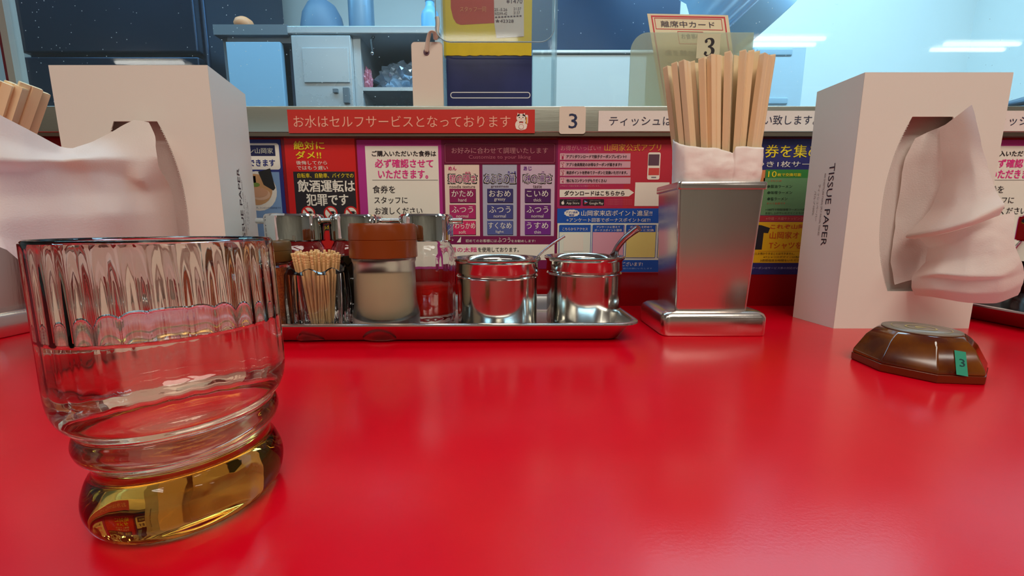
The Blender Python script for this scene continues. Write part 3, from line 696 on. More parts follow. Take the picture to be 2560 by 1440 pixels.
w_.build('red_patch', cd_)
w_ = WallPrint(Yq - 0.0002); w_.unit = 0.0002
w_.G([(1232, -160), (1236, 60), (1241, 95), (1310, 91), (1308, -160)], PAPER, 1)
DK = gi(72, 52, 76)
w_.T('¥1470', 1266, -2, 1306, 9, DK, 3, 0.0); w_.T('25.-5.26', 1236, 21, 1268, 28, DK, 3); w_.T('21:27', 1284, 19, 1303, 26, DK, 3)
w_.T('R0299-42', 1237, 31, 1268, 38, DK, 3); w_.T('2137', 1284, 29, 1300, 36, DK, 3)
for i in range(9): w_.R(1238 + 7.6*i, 42 - 0.4*i, 1243 + 7.6*i, 45 - 0.4*i, DK, 3)
w_.T('★42328', 1238, 48, 1284, 57, DK, 3, 0.015)
w_.build('receipt', cd_)
a = WallPrint(YC2).b(1126, 230, 1328, 246)
w_ = WallPrint(YC2); w_.frame(a[0], a[1], a[2]-0.001, a[3], 0.0010, gi(225, 220, 214), 2, 0.0034); w_.build('rounded_outline', cd_)

# white tag leaning on the stand
YT = 0.50
tg = thing('plastic_tag', 'off-white plastic tag with a hole and a looped white tie, left of the clear stand', 'tag', (0, 0, 0))
TAGM = mat('tag_plastic', S(224, 206, 190), 0.4)
x0_, x1_ = xr(1031, 200, YT), xr(1108, 200, YT); z1_ = at(1060, 105, YT).z
build('tag_plate', rplate(x0_, x1_, ZL, z1_, 0.004, YT, 0.0018), TAGM, tg)
h_ = at(1066, 130, YT - 0.0005)
build('hole', lathe([(0, 0), (0.0035, 0), (0.0035, 0.0006), (0, 0.0006)], 20), mat('tag_hole', S(110, 84, 100), 0.6), tg).matrix_world = Matrix.Translation((h_.x, YT-0.0007, h_.z)) @ Matrix.Rotation(R(-90), 4, 'X')
bm = bmesh.new()
strip = spline([at(1066, 130, YT-0.002), at(1070, 100, YT-0.006), at(1076, 80, YT-0.009), at(1086, 82, YT-0.007), at(1090, 98, YT-0.002), at(1094, 60, YT-0.001), at(1092, 42, YT)], 6)
tube(bm, strip, 0.0026, 8, flat=0.35); build('tie', bm, TAGM, tg, smooth=True)

# milky card holder with absence card and number 3
YH = 0.508
hd = thing('card_holder', 'milky acrylic holder with a number 3, behind the chopsticks on the ledge', 'holder', (0, 0, 0))
hx0, hx1 = xr(1574, 200, YH), xr(1882, 120, YH); hz1 = at(1700, 81, YH).z
bm = bmesh.new(); rr_ = 0.020
ps = [(hx0, ZL), (hx1, ZL), (hx1, hz1), (hx0 + rr_, hz1)] + [(hx0 + rr_ + rr_*math.cos(R(a_)), hz1 - rr_ + rr_*math.sin(R(a_))) for a_ in range(100, 181, 10)]
loft(bm, [[(x, YH, z) for x, z in ps], [(x, YH+0.002, z) for x, z in ps]]); build('front_plate', bm, FROST, hd)
build('side_plate', boxes((hx1-0.002, hx1, YH+0.002, YH+0.035, ZL, hz1)), FROST, hd)
build('back_plate', boxes((hx0+0.03, hx1-0.002, YH+0.033, YH+0.035, ZL, hz1-0.01)), FROST, hd)
w_ = WallPrint(YH); w_.R(1742, 84, 1800, 146, mat('number_film', S(206, 198, 164), 0.5), 1)
# serif numeral 3 drawn as strokes of varying width
def numeral3(w_, cx_, cy_, hgt, m, l):
    c = at(cx_, cy_, w_.Y); s = hgt * 0.00049
    path = [(-0.23, 0.36, .05), (-0.13, 0.46, .035), (0.03, 0.49, .04), (0.17, 0.42, .085), (0.22, 0.27, .10), (0.13, 0.10, .07), (-0.04, 0.03, .03), (0.12, -0.02, .05), (0.25, -0.17, .105), (0.22, -0.36, .09), (0.05, -0.48, .045), (-0.14, -0.47, .035), (-0.25, -0.36, .05)]
    P3 = spline([Vector(p) for p in path], 5)
    for i in range(len(P3)-1):
        p, q = P3[i], P3[i+1]; d = Vector((q.x-p.x, q.y-p.y)); d = d.normalized() if d.length > 0 else Vector((1, 0)); nrm = Vector((-d.y, d.x))
        d2 = d * 0.012
        w_.poly([(c.x + s*(p.x-d2.x+nrm.x*p.z), c.z + s*(p.y-d2.y+nrm.y*p.z)), (c.x + s*(p.x-d2.x-nrm.x*p.z), c.z + s*(p.y-d2.y-nrm.y*p.z)), (c.x + s*(q.x+d2.x-nrm.x*q.z), c.z + s*(q.y+d2.y-nrm.y*q.z)), (c.x + s*(q.x+d2.x+nrm.x*q.z), c.z + s*(q.y+d2.y+nrm.y*q.z))], m, l + 0.01*i)
    for dx, dy in ((-0.19, 0.33), (-0.19, -0.33)): w_.ell(c.x + s*dx, c.z + s*dy, s*0.085, s*0.085, m, l + 0.9)
numeral3(w_, 1772, 118, 39, BLK, 3)
w_.build('number_film', hd)
# absence card leaning in the holder
ac = thing('absence_card', 'cream card with red double border standing in the milky holder', 'card', (0, 0, 0))
YK = YH + 0.014
kx0 = at(1618, 34, YK); kx1 = at(1820, 38, YK); kb0 = at(1655, 262, YK); kb1 = at(1865, 262, YK)
U_ = (kx1 - kx0); V_ = (kx0 - kb0); wU = U_.length; U_ = U_.normalized(); V_ = V_.normalized(); Nn = U_.cross(V_)
hV = (kx0.z - ZL) / V_.z
kb0 = kx0 - V_ * hV
CRM = mat('cream_card', S(236, 220, 184), 0.5)
bm = bmesh.new(); loft(bm, [[kb0, kb0 + U_*wU, kb0 + U_*wU + V_*hV, kb0 + V_*hV], [p + Vector((0, 0.0006, 0)) for p in (kb0, kb0 + U_*wU, kb0 + U_*wU + V_*hV, kb0 + V_*hV)]]); build('card', bm, CRM, ac)
pr = Print(kb0, U_, V_, Nn, 0.0002); RD = gi(212, 64, 74); k = wU / 200.0; tp = hV
pr.frame(0.004, -0.05 + 0.06, wU-0.004, tp-0.002, 0.0016, RD, 1); pr.frame(0.0075, tp-0.0175, wU-0.0085, tp-0.0045, 0.0007, RD, 1)
pr.text('離席中カード', 0.0145, tp-0.0150, wU-0.018, tp-0.0078, gi(70, 64, 84), 2)
pr.frame(wU*0.34, tp-0.034, wU*0.66, tp-0.0195, 0.0006, RD, 1); pr.text('お食事中', wU*0.38, tp-0.028, wU*0.62, tp-0.0222, gi(70, 64, 84), 2)
for i, t in enumerate(('席を離れる際は', 'このカードを', '置いてください')): pr.text(t, 0.014, tp-0.048-0.014*i, wU-0.02, tp-0.041-0.014*i, gi(150, 138, 120), 2)
pr.build('printed_artwork', ac)

# ------------------------------------------------------------ tray with condiments
TZ = 0.0025
ROT = R(0.9)
TC = Vector((-0.0755, 0.386, 0))
hw, hd_ = 0.164, 0.056            # half size of the flat base
def tray_rings(hx, hy):
    prof = [(-0.010, 0.0005, 0.008), (0.0, 0.0, 0.010), (0.004, 0.0018, 0.012), (0.0125, 0.0150, 0.016), (0.0145, 0.0168, 0.017), (0.0165, 0.0172, 0.018), (0.0178, 0.0164, 0.018), (0.0176, 0.0178, 0.018), (0.0160, 0.0186, 0.018), (0.0138, 0.0180, 0.017), (0.0118, 0.0160, 0.016), (0.0035, 0.0030, 0.012), (-0.0005, TZ-0.001, 0.010), (-0.010, TZ-0.001, 0.008)]
    return [[(x, y, z) for x, y in rrect(-hx-o, hx+o, -hy-o, hy+o, r, 6)] for o, z, r in prof]
TRAYM = mat('tray_steel', (0.80, 0.79, 0.77), 0.22, 1.0, rvar=0.05, vscale=30)
tray = thing('tray', 'long shallow stainless steel tray carrying the condiments in the centre', 'tray', TC, ROT)
bm = bmesh.new(); loft(bm, tray_rings(hw, hd_)); sharp(build('tray_pan', bm, TRAYM, tray), 50)
T2 = 0.0016
tray2 = thing('tray', 'stainless steel tray edge of the next seat, right of the tissue box', 'tray', (0.652, 0.384, 0), R(-1.0))
bm = bmesh.new(); loft(bm, tray_rings(hw, hd_)); sharp(build('tray_pan', bm, TRAYM, tray2), 50)
ZT = TZ - 0.0008

def dispenser(x, y, sauce, label, level, spout_l=True, spout_r=True, full=False, rz=0, flute=True, boxw=0.0285):
    t = thing('sauce_dispenser', label, 'dispenser', (x, y, ZT), rz)
    rb = boxw
    outer = [(0, 0.002), (rb*0.75, 0.0015), (rb*0.86, 0), (rb*0.93, 0.002), (rb*0.95, 0.006), (rb*0.97, 0.03), (rb, 0.055), (rb, 0.062), (rb*0.97, 0.069), (rb*0.86, 0.0755), (rb*0.80, 0.079), (rb*0.80, 0.088)]
    inner = [(rb*0.74, 0.088), (rb*0.74, 0.078), (rb*0.80, 0.073), (rb*0.90, 0.066), (rb*0.92, 0.055), (rb*0.89, 0.03), (rb*0.86, 0.012), (rb*0.78, 0.0085), (0, 0.0075)]
    md = (lambda r, z, a, k: r * (1 + 0.012*math.cos(20*a)) if 0.004 < z < 0.066 and k < len(outer) else r) if flute else None
    build('glass_body', lathe(outer + inner, 80, md), CLEAR, t, smooth=True)
    z = level
    pr_ = [(0, 0.0076), (rb*0.78, 0.0086), (rb*0.855, 0.0121), (rb*0.888, 0.03)]
    if z > 0.03: pr_ += [(rb*(0.888 + 0.03*min(1, (z-0.03)/0.025)), min(z, 0.066))]
    pr_[-1] = (pr_[-1][0]*1.004, z) if z <= 0.066 else pr_[-1]
    pr_ += [(0, pr_[-1][1])]
    build('sauce', lathe([(r*1.014, z_) for r, z_ in pr_], 80), sauce, t, smooth=True)
    rc = 0.0265
    cap = sharp(build('chrome_cap', lathe([(0, 0.0805), (rc*0.97, 0.0805), (rc, 0.0815), (rc, 0.1020), (rc*0.985, 0.1045), (rc*0.93, 0.1062), (rc*0.8, 0.1068), (0, 0.1072)], 56), CHROME, t), 30)
    for s, on in ((-1, spout_l), (1, spout_r)):
        if not on: continue
        bm = bmesh.new(); tube(bm, [(s*(rc-0.002), 0, 0.1000), (s*(rc+0.002), 0, 0.1000), (s*(rc+0.0095), 0, 0.1000)], 0.0029, 16); sp = sharp(build('spout', bm, CHROME, cap), 40)
        bm = bmesh.new(); tube(bm, [(s*(rc+0.0095), 0, 0.1000), (s*(rc+0.0097), 0, 0.1000)], 0.0019, 12); build('spout_opening', bm, BLACK, sp)
    return t
def liquid(name, col, dens, base=(1, 1, 1)): return glass(name, 0.0, 1.34, col, dens, base)
SOY = mat('soy_sauce', (0.006, 0.003, 0.002), 0.03, spec=0.5)
REDOIL = mat('chili_oil', S(200, 16, 2), 0.5, spec=0.1)
DARKRED = mat('vinegar_sauce', S(112, 22, 6), 0.5, spec=0.1)
dispenser(-0.2125, 0.395, DARKRED, 'chrome capped glass dispenser with dark red sauce behind the toothpicks', 0.060, rz=R(4))
dispenser(-0.1590, 0.413, SOY, 'chrome capped glass dispenser with black soy sauce, behind the brown lidded shaker', 0.0655, rz=R(-6), flute=False)
dispenser(-0.0850, 0.400, REDOIL, 'chrome capped glass dispenser half full of red chili oil, right of the shaker', 0.0365, rz=R(-3))
dispenser(0.540, 0.398, SOY, 'chrome capped dark glass dispenser at the far right edge on the next tray', 0.060, rz=R(2), flute=False)

# shaker with brown lid
FROSTG = glass('frosted_shaker', 0.22, 1.35, (0.6, 0.55, 0.4), 3, (0.95, 0.93, 0.88))
SALT = mat('white_powder', S(200, 178, 148), 0.9)
def shaker(name, x, y, rb, hb, hc, capm, body, powder, label, level, cat='shaker'):
    t = thing(name, label, cat, (x, y, ZT))
    fl = hb*0.2 if cat == 'shaker' else 0.005
    o_ = [(0, 0.001), (rb*0.88, 0.0008), (rb*0.95, 0.0), (rb*1.02, 0.003), (rb*1.055, 0.008), (rb*1.06, hb*0.25), (rb*1.0, hb*0.36), (rb*0.975, hb*0.42), (rb*0.955, hb*0.9), (rb*0.99, hb*0.93), (rb*0.99, hb*0.965), (rb*0.9, hb*0.97), (rb*0.9, hb)]
    i_ = [(rb*0.82, hb), (rb*0.86, hb*0.9), (rb*0.88, hb*0.42), (rb*0.90, hb*0.36), (rb*0.90, hb*0.30), (rb*0.84, fl+0.002), (rb*0.7, fl), (0, fl)]
    build('glass_body', lathe(o_ + i_, 64), body, t, smooth=True)
    zl = hb * level
    build('powder', lathe([(0, fl+0.0003), (rb*0.69, fl+0.0003), (rb*0.83, fl+0.0025), (rb*0.875, hb*0.37), (rb*0.865, hb*0.45), (rb*0.85, zl-0.001), (rb*0.8, zl), (0, zl+0.001)], 48), powder, t, smooth=True)
    sharp(build('lid', lathe([(0, hb*0.95), (rb*1.03, hb*0.95+0.0012), (rb*1.045, hb*0.96+0.001), (rb*1.04, hb + hc*0.46), (rb*1.025, hb+hc*0.475), (rb*1.04, hb+hc*0.49), (rb*1.03, hb + hc*0.92), (rb*0.99, hb + hc), (rb*0.9, hb+hc*1.0), (rb*0.86, hb+hc*0.95), (0, hb+hc*0.95)], 64), capm, t), 35)
    return t
sh = shaker('shaker', -0.1115, 0.3475, 0.0272, 0.0705, 0.0265, BROWNCAP, FROSTG, SALT, 'frosted glass shaker of white powder with a brown lid, front of the tray', 0.80)
# grains spilt on the lid
bm = bmesh.new(); random.seed(5)
for i in range(60):
    a_ = random.uniform(0, 6.28); q = random.uniform(0, 0.010)
    v = bmesh.ops.create_icosphere(bm, subdivisions=1, radius=random.uniform(0.0003, 0.0006))['verts']
    bmesh.ops.translate(bm, verts=v, vec=(q*math.cos(a_)-0.0, q*math.sin(a_)-0.012, 0.0962+0.0006))
g = build('spilt_grains', bm, mat('grains', S(240, 225, 190), 0.6), sh); g['kind'] = 'stuff'
shaker('spice_jar', -0.2130, 0.342, 0.0205, 0.0670, 0.0150, mat('olive_brown_lid', S(92, 62, 24), 0.35), CLEAR,
       mat('chili_powder', S(196, 92, 24), 0.95, col2=S(150, 50, 14), vscale=500, bump=0.6, bscale=700), 'small glass jar of orange chili powder, left of the toothpicks', 0.90, 'jar')

# toothpick glass
TPX, TPY = -0.1705, 0.3470
tp_ = thing('toothpick_holder', 'faceted clear glass holder full of toothpicks, left front of the tray', 'holder', (TPX, TPY, ZT), R(10))
def octo(r, z, n=8, a0=0): return [(r*math.cos(2*math.pi*i/n + a0), r*math.sin(2*math.pi*i/n + a0), z) for i in range(n)]
def poly_scal(r, z, n=48, k=8, inner=False):
    out = []
    for i in range(n):
        a_ = 2*math.pi*i/n; m_ = ((a_ + math.pi/k) % (2*math.pi/k)) - math.pi/k
        rr = r / math.cos(m_) * math.cos(math.pi/k) if not inner else r
        dz = 0
        out.append((rr*math.cos(a_), rr*math.sin(a_), z + dz))
    return out
bm = bmesh.new()
rings = [poly_scal(0.0262, 0.0, inner=False), poly_scal(0.0275, 0.002), poly_scal(0.0270, 0.03), poly_scal(0.0258, 0.054)]
rings.append([(x, y, 0.0575 + 0.0022*math.cos(8*math.atan2(y, x))) for x, y, z in poly_scal(0.0252, 0)])
rings.append([(x, y, 0.0585 + 0.0018*math.cos(8*math.atan2(y, x))) for x, y, z in poly_scal(0.0225, 0, inner=True)])
rings += [poly_scal(0.0200, 0.054, inner=True), poly_scal(0.0190, 0.03, inner=True), poly_scal(0.0172, 0.008, inner=True), poly_scal(0.0130, 0.0055, inner=True)]
loft(bm, rings); sharp(build('glass_body', bm, CLEAR, tp_), 25)
# toothpicks
zz_ = [(0.00005, 0), (0.0009, 0.007), (0.0011, 0.014), (0.0011, 0.0555)]
for k in range(3): zz_ += [(0.0011, 0.0560 + k*0.0022), (0.00075, 0.0565 + k*0.0022), (0.0011, 0.0572 + k*0.0022)]
zz_ += [(0.0011, 0.0638), (0.0009, 0.0645), (0, 0.0645)]
bm = lathe(zz_, 10); bmesh.ops.recalc_face_normals(bm, faces=bm.faces); pme = bpy.data.meshes.new('toothpick'); bm.to_mesh(pme); bm.free(); pme.materials.append(PICKW)
for p in pme.polygons: p.use_smooth = True
random.seed(11); spots = []
while len(spots) < 58:
    a_ = random.uniform(0, 2*math.pi); q = 0.0185*math.sqrt(random.random())
    p = Vector((q*math.cos(a_), q*math.sin(a_)))
    if all((p-s_).length > 0.0025 for s_ in spots): spots.append(p)
for k, p in enumerate(spots):
    o = bpy.data.objects.new('toothpick', pme); COL.objects.link(o)
    b0 = Vector((TPX + p.x*0.48 + random.uniform(-.001, .001), TPY + p.y*0.48, ZT + 0.0062))
    hgt = random.uniform(0.0590, 0.0625)
    d = (Vector((TPX + p.x*1.04, TPY + p.y*1.04, ZT + 0.0062 + hgt)) - b0).normalized()
    b0.z += random.uniform(0, 0.004)
    o.matrix_world = Matrix.Translation(b0) @ d.to_track_quat('Z', 'Y').to_matrix().to_4x4()
    tag(o, 'wooden toothpick with a ridged end standing in the faceted glass holder', 'toothpick', 'toothpicks in the glass holder')

# steel pots with spoons
def pot(x, y, r, h, label, rz=0):
    t = thing('condiment_pot', label, 'pot', (x, y, ZT), rz)
    rb = r*0.925
    sharp(build('pot_body', lathe([(0, 0.0005), (rb*0.95, 0), (rb, 0.0025), (rb, h*0.74), (rb*1.015, h*0.75), (rb*1.015, h*0.755), (rb*1.0, h*0.765), (rb*0.97, h*0.77), (rb*0.97, h*0.8), (rb*0.9, h*0.82), (rb*0.9, 0.003), (0, 0.003)], 72), STEEL, t), 30)
    sharp(build('rim_band', lathe([(rb*0.96, h*0.80), (rb*1.02, h*0.80), (rb*1.025, h*0.81), (rb*1.025, h*0.93), (rb*1.04, h*0.945), (r, h*0.965), (r*1.005, h*0.98), (r, h*0.995), (r*0.985, h), (r*0.965, h*0.992), (rb*0.96, h*0.955), (rb*0.94, h*0.93), (rb*0.9, h*0.82)], 72), STEEL, t), 30)
    return t
pot(-0.0135, 0.3655, 0.0398, 0.0668, 'polished steel condiment pot with a thin spoon, left of the two pots')
pot(0.0700, 0.3870, 0.0385, 0.0668, 'polished steel condiment pot with a thick spoon handle, right end of the tray')
# contents
for nm, x, y, m in (('minced_garlic', -0.0135, 0.3655, mat('garlic', S(220, 205, 160), 0.7, bump=0.5, bscale=300)), ('chili_paste', 0.0700, 0.3870, mat('chili_paste', S(150, 40, 16), 0.5, bump=0.5, bscale=300))):
    o = build(nm, lathe([(0, 0.0035), (0.0325, 0.0035), (0.0325, 0.030), (0.015, 0.034), (0, 0.035)], 40), m, smooth=True); o.location = (x, y, ZT)
    tag(o, ('pale garlic paste inside the left steel pot' if 'garlic' in nm else 'red chili paste inside the right steel pot'), 'paste', kind='stuff')
def spoon(name, pts, radii, flat, label, bowlc, m):
    bm = bmesh.new(); P = spline(pts, 6); n = len(P)
    rr = [radii[0] + (radii[1]-radii[0]) * (i/(n-1)) for i in range(n)]
    tube(bm, P, rr, 14, flat=flat)
    t = thing(name, label, 'spoon', (0, 0, 0))
    sharp(build('handle', bm, m, t), 50)
    b_ = build('bowl', lathe([(0.001, -0.006), (0.007, -0.004), (0.0105, 0.001), (0.0108, 0.0015), (0.0098, 0.001), (0.0065, -0.003), (0, -0.0045)], 24), m, t, smooth=True); b_.location = bowlc
    return t
def Yp(px, py, Y): return at(px, py, Y)
SPM = mat('spoon_steel', (0.70, 0.66, 0.64), 0.16, 1.0)
q = [Vector((-0.002, 0.372, 0.040)), Yp(1330, 668, 0.372), Yp(1346, 640, 0.370), Yp(1378, 612, 0.368), Yp(1412, 590, 0.366)]
spoon('serving_spoon', q, (0.0018, 0.0027), 0.5, 'thin steel spoon handle leaning out of the left steel pot', q[0] + Vector((-0.006, 0, -0.0)), SPM)
SPM2 = mat('dark_spoon', (0.42, 0.34, 0.33), 0.25, 1.0)
q = [Vector((0.078, 0.388, 0.040)), Yp(1526, 665, 0.380), Yp(1540, 625, 0.377), Yp(1560, 598, 0.374), Yp(1582, 580, 0.371), Yp(1597, 570, 0.368)]
spoon('serving_spoon', q, (0.0042, 0.0054), 0.6, 'thick curved steel spoon handle leaning out of the right steel pot', q[0] + Vector((-0.004, 0, 0)), SPM2)

# ------------------------------------------------------------ chopstick holders
def chop_holder(x0, y0, label, sticks, group, seed, lean=0.0, lab=None, dim=1.0):
    # x0,y0: front left corner of the base
    t = thing('chopstick_holder', label, 'holder', (x0, y0, 0))
    Wb, Db = 0.0930, 0.066
    bm = bmesh.new()
    loft(bm, [[(x, y, z) for x, y in rrect(0+i_, Wb-i_, 0+i_, Db-i_, r, 6)] for i_, r, z in ((0.001, 0.006, 0), (0, 0.007, 0.0015), (0, 0.007, 0.0165), (0.0012, 0.007, 0.0195), (0.004, 0.0065, 0.0215), (0.008, 0.006, 0.0222))])
    sharp(build('base', bm, SATIN, t), 60)
    bm = bmesh.new(); e = 0.0107
    wall = [(0.0145, 0.0785, 0.0095, 0.0565, 0.0222), (0.0100, 0.0838, 0.0075, 0.0585, 0.1300)]
    rings = [[(x, y, z) for x, y in rrect(a_, b_, c_, d_, 0.003, 4)] for a_, b_, c_, d_, z in wall]
    rings += [[(x, y, 0.1300) for x, y in rrect(0.0100+0.0012, 0.0838-0.0012, 0.0087, 0.0573, 0.0022, 4)], [(x, y, 0.024) for x, y in rrect(0.0145+0.0012, 0.0785-0.0012, 0.0107, 0.0553, 0.0022, 4)]]
    loft(bm, rings); sharp(build('box_body', bm, SATIN, t), 30)
    a_, b_, c_, d_ = 0.0088, 0.0850, 0.0063, 0.0597
    bm = bmesh.new(); loft(bm, [[(x, y, z) for x, y in rrect(a_+i_, b_-i_, c_+i_, d_-i_, 0.003, 4)] for i_, z in ((0, 0.1275), (-0.0002, 0.1285), (-0.0002, 0.1330), (0.0004, 0.1338), (0.0022, 0.1335), (0.0026, 0.1275), (0.0, 0.1275))], False, False)
    sharp(build('rim', bm, SATIN, t), 40)
    return t
chop_holder(0.1325, 0.3405, 'satin steel box holder of wrapped chopsticks to the right of the tray', 0, '', 1)
chop_holder(-0.5350, 0.3280, 'steel box chopstick holder at the far left edge, partly behind the tissue', 0, '', 2)

def chop_mesh(L=0.205, w_=0.0115, th=0.0046, seed=0):
    bm = bmesh.new(); rings = []
    for z, k in ((0, 0.55), (0.004, 0.60), (L*0.5, 0.86), (L-0.001, 1.0), (L, 0.97)):
        hw_ = w_/2*k; ht = th/2*(0.8+0.2*k); g_ = 0.0007
        rings.append([(-hw_, -ht, z), (-g_, -ht, z), (0, -ht*0.55, z), (g_, -ht, z), (hw_, -ht, z), (hw_, ht, z), (g_, ht, z), (0, ht*0.55, z), (-g_, ht, z), (-hw_, ht, z)])
    loft(bm, rings); bmesh.ops.recalc_face_normals(bm, faces=bm.faces); me = bpy.data.meshes.new('chopsticks'); bm.to_mesh(me); bm.free(); me.materials.append(WOOD); return me
CM = chop_mesh()
ORD = ['leftmost', 'second from the left', 'third from the left', 'fourth from the left', 'fifth from the left', 'sixth from the left', 'seventh from the left', 'eighth from the left', 'ninth from the left', 'tenth from the left', 'eleventh from the left', 'twelfth from the left', 'thirteenth from the left', 'fourteenth from the left', 'rightmost']
# (px at tip, py at tip, px where it meets the rim, depth, turn about its own axis)
CH = [(1672, 168, 1702, .376, 35), (1690, 160, 1716, .362, 52), (1711, 154, 1733, .357, 40), (1731, 158, 1750, .368, 62), (1758, 149, 1766, .358, 48), (1744, 160, 1762, .380, 20),
      (1785, 139, 1786, .356, 22), (1772, 144, 1778, .370, 10), (1803, 142, 1801, .372, 15), (1822, 134, 1813, .357, 52), (1842, 142, 1828, .376, 20), (1860, 131, 1838, .357, 50), (1877, 132, 1849, .364, 64),
      (1893, 134, 1860, .372, 55), (1914, 138, 1871, .357, 30), (1900, 140, 1868, .382, 20), (1931, 143, 1884, .364, 58)]
ORD = ORD[:14] + ['third from the right', 'second from the right', 'rightmost']
CH.sort(key=lambda c: c[0])
for i, (tx, ty, bx, Y, tw) in enumerate(CH):
    tip = at(tx, ty, Y + 0.004); low = at(bx, 445, Y + 0.002); d = (tip - low).normalized()
    o = bpy.data.objects.new('chopsticks', CM); COL.objects.link(o)
    L = 0.205; base = tip - d * L
    if base.z < 0.0245: base = tip - d * ((tip.z - 0.0245) / d.z)
    sc_ = (tip - base).length / L
    z_ = d; x_ = Vector((1, 0, 0)); x_ = (x_ - z_*x_.dot(z_)).normalized(); y_ = z_.cross(x_)
    M = Matrix((x_, y_, z_)).transposed().to_4x4() @ Matrix.Rotation(R(tw), 4, 'Z') @ Matrix.Diagonal((1, 1, sc_, 1))
    o.matrix_world = Matrix.Translation(base) @ M
    tag(o, 'pair of pale wooden chopsticks, %s in the right steel holder' % ORD[i], 'chopsticks', 'chopsticks in the right holder')
for i, (tx, ty, bx, Y, tw, lab) in enumerate(((-38, 208, -45, .345, 20, 'far left edge, cut by the frame'), (8, 205, 5, .350, 25, 'beside the one cut by the frame'), (42, 212, 30, .356, 10, 'in the middle of the left bundle'), (78, 214, 52, .362, 62, 'with the bright broad face in the left bundle'), (97, 226, 68, .368, 70, 'nearest the left tissue box'))):
    tip = at(tx, ty, Y + 0.004); low = at(bx, 445, Y + 0.002)
    hx = min(low.x, -0.4535); low = Vector((hx, low.y, 0.1335)) if False else low
    kk = (0.133-0.0245)/(tip.z-0.0245); foot = Vector((max(-0.514, (-0.457 - (4-i)*0.0085 - kk*tip.x)/(1-kk)), Y, 0.0245)); d = (tip - foot).normalized()
    o = bpy.data.objects.new('chopsticks', CM); COL.objects.link(o)
    sc_ = (tip - foot).length / 0.205
    z_ = d; x_ = Vector((1, 0, 0)); x_ = (x_ - z_*x_.dot(z_)).normalized(); y_ = z_.cross(x_)
    o.matrix_world = Matrix.Translation(foot) @ Matrix((x_, y_, z_)).transposed().to_4x4() @ Matrix.Rotation(R(tw), 4, 'Z') @ Matrix.Diagonal((1.15, 1.15, sc_, 1))
    tag(o, 'pair of pale wooden chopsticks, ' + lab, 'chopsticks', 'chopsticks in the left holder')

# paper sleeve round the chopsticks
def grid_sheet(name, rows, k=6, m=None, th=0.0, amp=0.0, nf=60, parent=None, seed=0, crisp=0.55):
    """smooth sheet through rows of 3-D points"""
    def sp(ps):
        a_ = spline(ps, k); out = []
        for i_, p_ in enumerate(a_):
            j_, f_ = divmod(i_, k); q_ = Vector(ps[j_]).lerp(Vector(ps[min(j_+1, len(ps)-1)]), f_/k); out.append(p_.lerp(q_, crisp))
        return out
    R1 = [sp(r) for r in rows]
    cols = list(zip(*R1)); C1 = [sp(list(c)) for c in cols]
    g_ = list(zip(*C1)); bm = bmesh.new()
    V = [[bm.verts.new(Vector(p) + (Vector((0, -1, 0.2)) * amp * (noise.noise(Vector(p)*nf + Vector((seed, 0, 0))) + 0.5*noise.noise(Vector(p)*nf*2.7 + Vector((0, seed, 0))))) ) for p in row] for row in g_]
    for a_, b_ in zip(V, V[1:]):
        for i in range(len(a_)-1): bm.faces.new((a_[i], a_[i+1], b_[i+1], b_[i]))
    o = build(name, bm, m, parent, smooth=True)
    if th:
        md = o.modifiers.new('thickness', 'SOLIDIFY'); md.thickness = th; md.offset = 0
    return o
YB = 0.3515
rows = []
for z, oy in ((0.118, 0.0), (0.134, -0.0005), (0.143, -0.0015), (0.152, -0.001), (0.1625, 0.001)):
    f_ = (z-0.118)/0.045
    row = [(0.1560-0.0*f_, YB+0.030, z+0.010*f_), (0.1465-0.002*f_, YB+0.022, z+0.011*f_), (0.1445-0.003*f_, YB+0.009, z+0.006*f_), (0.1490-0.001*f_, YB+0.0005+oy, z+0.002*f_), (0.163, YB-0.0002+oy, z), (0.176, YB+oy*1.4, z-0.0002), (0.1875, YB+oy, z-0.005*max(0, f_-0.75)*4), (0.190, YB-0.001+oy, z+0.0005), (0.203, YB-0.0005+oy*1.5, z+0.0006), (0.2125+0.002*f_, YB+0.001+oy, z), (0.2145+0.003*f_, YB+0.010, z+0.001), (0.2125+0.002*f_, YB+0.024, z+0.003*f_), (0.200, YB+0.030, z+0.004*f_)]
    rows.append(row)
o = grid_sheet('paper_sleeve', rows, 5, PAPER, 0.0003, 0.0016, 90, seed=4)
tag(o, 'crumpled white paper sleeve wrapped around the chopsticks in the right holder', 'sleeve')

